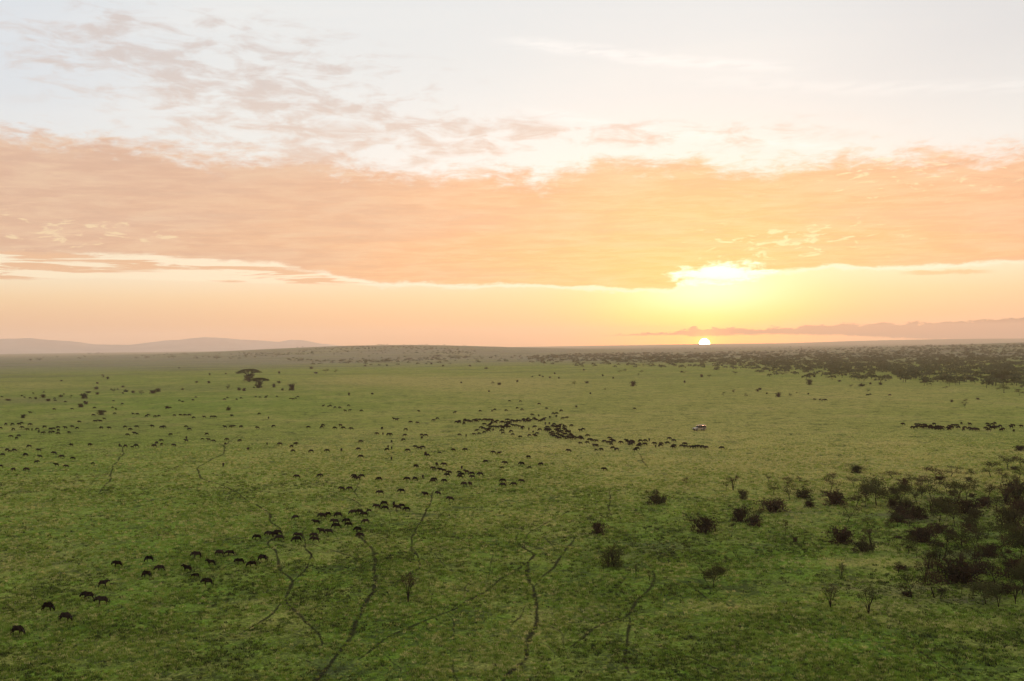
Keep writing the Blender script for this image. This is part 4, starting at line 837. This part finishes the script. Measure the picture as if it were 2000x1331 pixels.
MZ = [('left of the umbrella acacias', lambda x, y: x < 430 and y > 715), ('on the far hazy plain to the left', lambda x, y: x < 700 and y <= 715), ('around the umbrella acacias', lambda x, y: x < 760), ('on the far middle plain', lambda x, y: x < 1300 and y <= 720), ('in the open plain beyond the big herd', lambda x, y: x < 1300), ('on the plain under the woodland edge', lambda x, y: True)]
MIDL = {}
for w in MID.replace('\n', '|').split('|'):
    k, xy, a, b = w.split(); x, y = map(float, xy.split(',')); z = next(q for q in MZ if q[1](x, y))
    kw = {'aca': 'small dark acacia', 'mound': 'low dark shrub', 'dense': 'big dark acacia'}[k]
    MIDL.setdefault((kw, z[0]), []).append((k, x, y, float(a) * 1.15, float(b) * 1.15))
for (kw, zn), L in MIDL.items():
    L.sort(key=lambda t: t[1])
    for q, (k, x, y, a, b) in enumerate(L):
        plant(k, x, y, a, b, ('leftmost ' + kw if q == 0 else ORD[q] + ' ' + kw + ' from the left') + ', ' + zn if q < len(ORD) else kw + ' near the right end of those ' + zn, kw + 's ' + zn)

# ================================================================ woodland on the right and far tree lines
def lowtree(seed, w=8.0, h=6.0, nc=34):
    """far tree: short trunk and a crown of overlapping leaf clumps"""
    r = random.Random(seed); tv, tf = [], []; tube(tv, tf, [(0, 0, -.2), (r.gauss(0, .2), 0, h * .6)], [.22, .14], 4)
    lv, lf = [], []
    for _ in range(nc):
        a = r.uniform(0, 6.28); q = math.sqrt(r.random()); p = Vector((math.cos(a) * q * w * .5, math.sin(a) * q * w * .5, h * (.93 - .30 * q * q - r.random() * .28)))
        for _ in range(2):
            A = rv(r); A.z *= .35; A.normalize(); B_ = A.cross(rv(r)).normalized(); s = w * .14 * r.uniform(.6, 1.2); k = len(lv)
            lv += [tuple(p - A * s), tuple(p + B_ * s * .7), tuple(p + A * s)]; lf.append((k, k + 1, k + 2))
    return mesh('trunk', tv, tf, BARK), mesh('crown', lv, lf, LEAFW)
LOW = [lowtree(200 + k, 8.5, rh, nc) for k, (rh, nc) in enumerate([(5.6, 40), (6.4, 46), (5.2, 34), (7.0, 50), (4.6, 30), (6.0, 42)])]
def forest_edges(x):
    yb = np.interp(x, [1030, 1100, 1200, 1300, 1400, 1500, 1600, 1700, 1800, 1900, 2000, 2150], [704, 707, 710, 712, 714, 724, 732, 738, 742, 743, 751, 765])
    yt = np.interp(x, [1030, 1100, 1200, 1300, 1400, 1500, 1600, 1700, 1800, 1900, 2000, 2150], [696, 692, 690, 689, 687, 685, 682, 679, 676, 673, 670, 664])
    return yt, yb
rf = random.Random(77); FT = []
for _ in range(12500):
    x = rf.uniform(1030, 2120); yt, yb = forest_edges(x); t = rf.random() ** 0.85
    y = yt + 1.5 + (yb - yt - 1.5) * t
    clump = math.sin(x * .043 + y * .21) * math.sin(x * .017 - y * .31 + 2) + .6 * math.sin(x * .11 + 1.3 * y)
    dens = np.interp(x, [1030, 1150, 1300, 1500, 1700, 2100], [.25, .5, .65, .8, 1, 1]) * (1.0 if t < .45 else (.80 - .62 * (t - .45) / .55))
    if rf.random() < dens * (0.66 + .40 * clump): FT.append((x, y))
for _ in range(160):                                         # stragglers below the edge
    x = rf.uniform(1040, 2080); yt, yb = forest_edges(x); FT.append((x, yb + abs(rf.gauss(0, 5)) + 1))
for _ in range(360):                                         # dark band half-way up the middle rise
    x = rf.uniform(470, 905); y = 691 - 3 * math.exp(-((x - 780) / 90) ** 2) + rf.gauss(0, 1.3) + (2.5 if x < 560 else 0)
    if rf.random() < (.9 if x > 560 else .45): FT.append((x, y))
for _ in range(230): x = rf.uniform(700, 930); FT.append((x, rf.uniform(680, 693)))
for _ in range(110): x = rf.uniform(560, 1000); FT.append((x, np.interp(x, [560, 600, 700, 770, 875, 1000], [681.5, 680.3, 677.5, 676.6, 678, 679]) + rf.uniform(.2, 2.2)))
for _ in range(280): x = rf.uniform(1250, 1900); FT.append((x, rf.uniform(674, 684)))
for _ in range(60): x = rf.uniform(80, 600); FT.append((x, rf.uniform(690, 700)))
for _ in range(70): x = rf.uniform(600, 1100); FT.append((x, rf.uniform(697, 716)))
pts = []
for x, y in FT:
    p = at(x, y); d = math.hypot(p.x, p.y)
    if d < 9000: pts.append((d, x, y, p))
pts.sort(key=lambda q: q[0])
def wood_label(x, y, s):
    sz = 'small' if s < .82 else ('middling' if s < .98 else 'broad')
    dep = 'front' if y > forest_edges(x)[1] - 7 else 'inner'
    if x < 1000: z = 'on the far middle rise'
    elif x > 1985: z = dep + ' row of woodland cut by the right frame edge'
    elif x > 1955: z = dep + ' row of woodland just inside the right frame edge'
    elif x > 1925: z = dep + ' row of woodland above the last animals on the right'
    elif x > 1890: z = dep + ' row of woodland near its right end'
    elif x > 1850: z = dep + ' row of woodland left of its right end'
    elif x > 1800: z = dep + ' row of woodland above the tight right herd'
    elif x > 1750: z = dep + ' row of woodland above the left end of the tight right herd'
    elif x > 1600: z = dep + ' row of woodland left of the tight right herd'
    elif x > 1450: z = 'where the woodland edge breaks up, right of the sun'
    elif x > 1300: z = 'on the plain under the sun'
    else: z = 'where the woodland thins out left of the sun'
    return sz + ' flat acacia, ' + z, sz + ' acacias ' + z
n_ind = 200
for d, x, y, p in pts[:n_ind]:
    tr, cr = LOW[rf.randrange(len(LOW))]; s = rf.uniform(.65, 1.15)
    o = bpy.data.objects.new('woodland_acacia', None); COL.objects.link(o); obj('trunk', tr, o); obj('crown', cr, o)
    o.location = p; o.rotation_euler = (0, 0, rf.uniform(0, 6.28)); o.scale = (s * 1.15, s * 1.15, s)
    l, g = wood_label(x, y, s); tag(o, l, 'acacia', g)
LA = [arrays(join_meshes('t', [c])) for t, c in LOW]
merged('far_woodland', [(*LA[rf.randrange(len(LA))], p, rf.uniform(0, 6.28), rf.uniform(.65, 1.2)) for d, x, y, p in pts[n_ind:]], LEAFW, 'hazy belt of acacia woodland stretching to the horizon', 'woodland')

# ================================================================ grass tufts over the near meadow
def tuft(seed, n_, h, w):
    r = random.Random(seed); vs, fs = [], []
    for _ in range(n_):
        a = r.uniform(0, 6.28); q = math.sqrt(r.random()) * w; x, y = math.cos(a) * q, math.sin(a) * q
        b = r.uniform(0, 3.14); c, s = math.cos(b) * w * .16, math.sin(b) * w * .16; hh = h * r.uniform(.5, 1.1); lx, ly = r.gauss(0, .45) * hh, r.gauss(0, .45) * hh; k = len(vs)
        vs += [(x - c, y - s, -.03), (x + c, y + s, -.03), (x + lx, y + ly, hh)]; fs.append((k, k + 1, k + 2))
    return mesh('tuft', vs, fs, GRASS)
GRASS = bpy.data.materials.new('grass_blades'); GRASS.use_nodes = True; gn_ = NT(GRASS.node_tree); gpb = GRASS.node_tree.nodes['Principled BSDF']
at1 = gn_.new('ShaderNodeAttribute'); at1.attribute_type = 'INSTANCER'; at1.attribute_name = 'tint'
cc = gn_.ramp(V(gn_, at1.outputs['Fac']), [(0.0, (0.020, 0.028, 0.009)), (.25, (0.090, 0.122, 0.022)), (.5, (0.165, 0.285, 0.020)), (.75, (0.31, 0.35, 0.075)), (1.0, (0.56, 0.52, 0.20))])
gn_.link(cc.s, gpb.inputs['Base Color']); gpb.inputs['Roughness'].default_value = .8; gpb.inputs['Specular IOR Level'].default_value = .1
gtr = gn_.new('ShaderNodeBsdfTranslucent'); gn_.link(cc.s, gtr.inputs[0]); gmx = gn_.new('ShaderNodeMixShader'); gmx.inputs[0].default_value = .45
gn_.link(gpb.outputs[0], gmx.inputs[1]); gn_.link(gtr.outputs[0], gmx.inputs[2]); gn_.link(gmx.outputs[0], GRASS.node_tree.nodes['Material Output'].inputs[0])
NTUFT = 150000
u = RNG.random(NTUFT * 2); dist = 100 * (520 / 100) ** (u ** 1.15); azr = np.radians(RNG.uniform(-31, 31, NTUFT * 2))
tx, ty = np.sin(azr) * dist, np.cos(azr) * dist
def vnoise(x, y, s, seed):                                   # value noise
    g = np.random.default_rng(seed).random((256, 256)); X_, Y_ = x / s, y / s; xi, yi = np.floor(X_).astype(int), np.floor(Y_).astype(int); fx, fy = X_ - xi, Y_ - yi
    fx, fy = fx * fx * (3 - 2 * fx), fy * fy * (3 - 2 * fy); G = lambda a, b: g[a % 256, b % 256]
    return (G(xi, yi) * (1 - fx) + G(xi + 1, yi) * fx) * (1 - fy) + (G(xi, yi + 1) * (1 - fx) + G(xi + 1, yi + 1) * fx) * fy
vn = vnoise(tx, ty, 1.6, 1) * .4 + vnoise(tx, ty, 5, 2) * .35 + vnoise(tx, ty, 19, 3) * .25
keep = RNG.random(len(tx)) < np.clip((vn - .28) * 2.6, 0.12, 1)
TP = np.array(TRAIL_PTS)
cell = {}
for a, b, w_ in TRAIL_PTS: cell.setdefault((int(a // 2), int(b // 2)), []).append((a, b, w_))
near_t = np.zeros(len(tx), bool)
for i_ in range(len(tx)):
    cx, cyy = int(tx[i_] // 2), int(ty[i_] // 2)
    for dx_ in (-1, 0, 1):
        for dy_ in (-1, 0, 1):
            for a, b, w_ in cell.get((cx + dx_, cyy + dy_), ()):
                if (a - tx[i_]) ** 2 + (b - ty[i_]) ** 2 < (w_ * .75 + .30) ** 2: near_t[i_] = True
sel = np.nonzero(keep & ~near_t)[0][:NTUFT]
tx, ty, vn, dist = tx[sel], ty[sel], vn[sel], dist[sel]
P3 = np.stack([tx, ty, height(tx, ty)], 1); qx, qy, qo = to_px(P3)
dryf, lushf, bare_, brn_ = (field(k, qx, qy, qo) for k in ('dry', 'lush', 'bare', 'brown'))
n2_ = vnoise(tx, ty, 9, 5) * .6 + vnoise(tx, ty, 33, 6) * .4
tint = np.clip(.06 + .62 * n2_ + RNG.normal(0, .27, len(tx)) + .22 * sst(dist, 130, 330) + dryf * .45 + lushf * .15 - bare_ * .2 - brn_ * .1, 0, 1)  # distance term repeats the lit-tip brightness painted into the ground colour
scl = (.55 + .45 * RNG.random(len(tx))) * (dist / 150) ** .45 * (1 - .5 * bare_) * (1 - .75 * sst(dist, 280, 520))
pm = bpy.data.meshes.new('grass'); pm.vertices.add(len(tx)); pm.vertices.foreach_set('co', P3.astype('f4').ravel())
for nm, vv in (('tint', tint), ('scl', scl)): q = pm.attributes.new(nm, 'FLOAT', 'POINT'); q.data.foreach_set('value', vv.astype('f4'))
go = obj('grass', pm); tag(go, 'tufted green and straw-coloured savanna grass', 'grass', kind='stuff')
ng = bpy.data.node_groups.new('grass_nodes', 'GeometryNodeTree'); ng.interface.new_socket('Geometry', in_out='INPUT', socket_type='NodeSocketGeometry'); ng.interface.new_socket('Geometry', in_out='OUTPUT', socket_type='NodeSocketGeometry')
gi, gout = ng.nodes.new('NodeGroupInput'), ng.nodes.new('NodeGroupOutput'); iop = ng.nodes.new('GeometryNodeInstanceOnPoints'); jn = ng.nodes.new('GeometryNodeGeometryToInstance')
for k in range(4):
    tm_ = tuft(300 + k, 12, .38, .36); to = bpy.data.objects.new('tuft', tm_); oi_ = ng.nodes.new('GeometryNodeObjectInfo'); oi_.inputs['Object'].default_value = to; ng.links.new(oi_.outputs['Geometry'], jn.inputs[0])
nsc = ng.nodes.new('GeometryNodeInputNamedAttribute'); nsc.data_type = 'FLOAT'; nsc.inputs['Name'].default_value = 'scl'
rr_ = ng.nodes.new('FunctionNodeRandomValue'); rr_.data_type = 'FLOAT_VECTOR'; rr_.inputs[0].default_value = (0, 0, 0); rr_.inputs[1].default_value = (.12, .12, 6.28)
ng.links.new(gi.outputs[0], iop.inputs['Points']); ng.links.new(jn.outputs[0], iop.inputs['Instance']); iop.inputs['Pick Instance'].default_value = True
ng.links.new(nsc.outputs['Attribute'], iop.inputs['Scale']); ng.links.new(rr_.outputs[0], iop.inputs['Rotation']); ng.links.new(iop.outputs[0], gout.inputs[0])
md = go.modifiers.new('grass', 'NODES'); md.node_group = ng
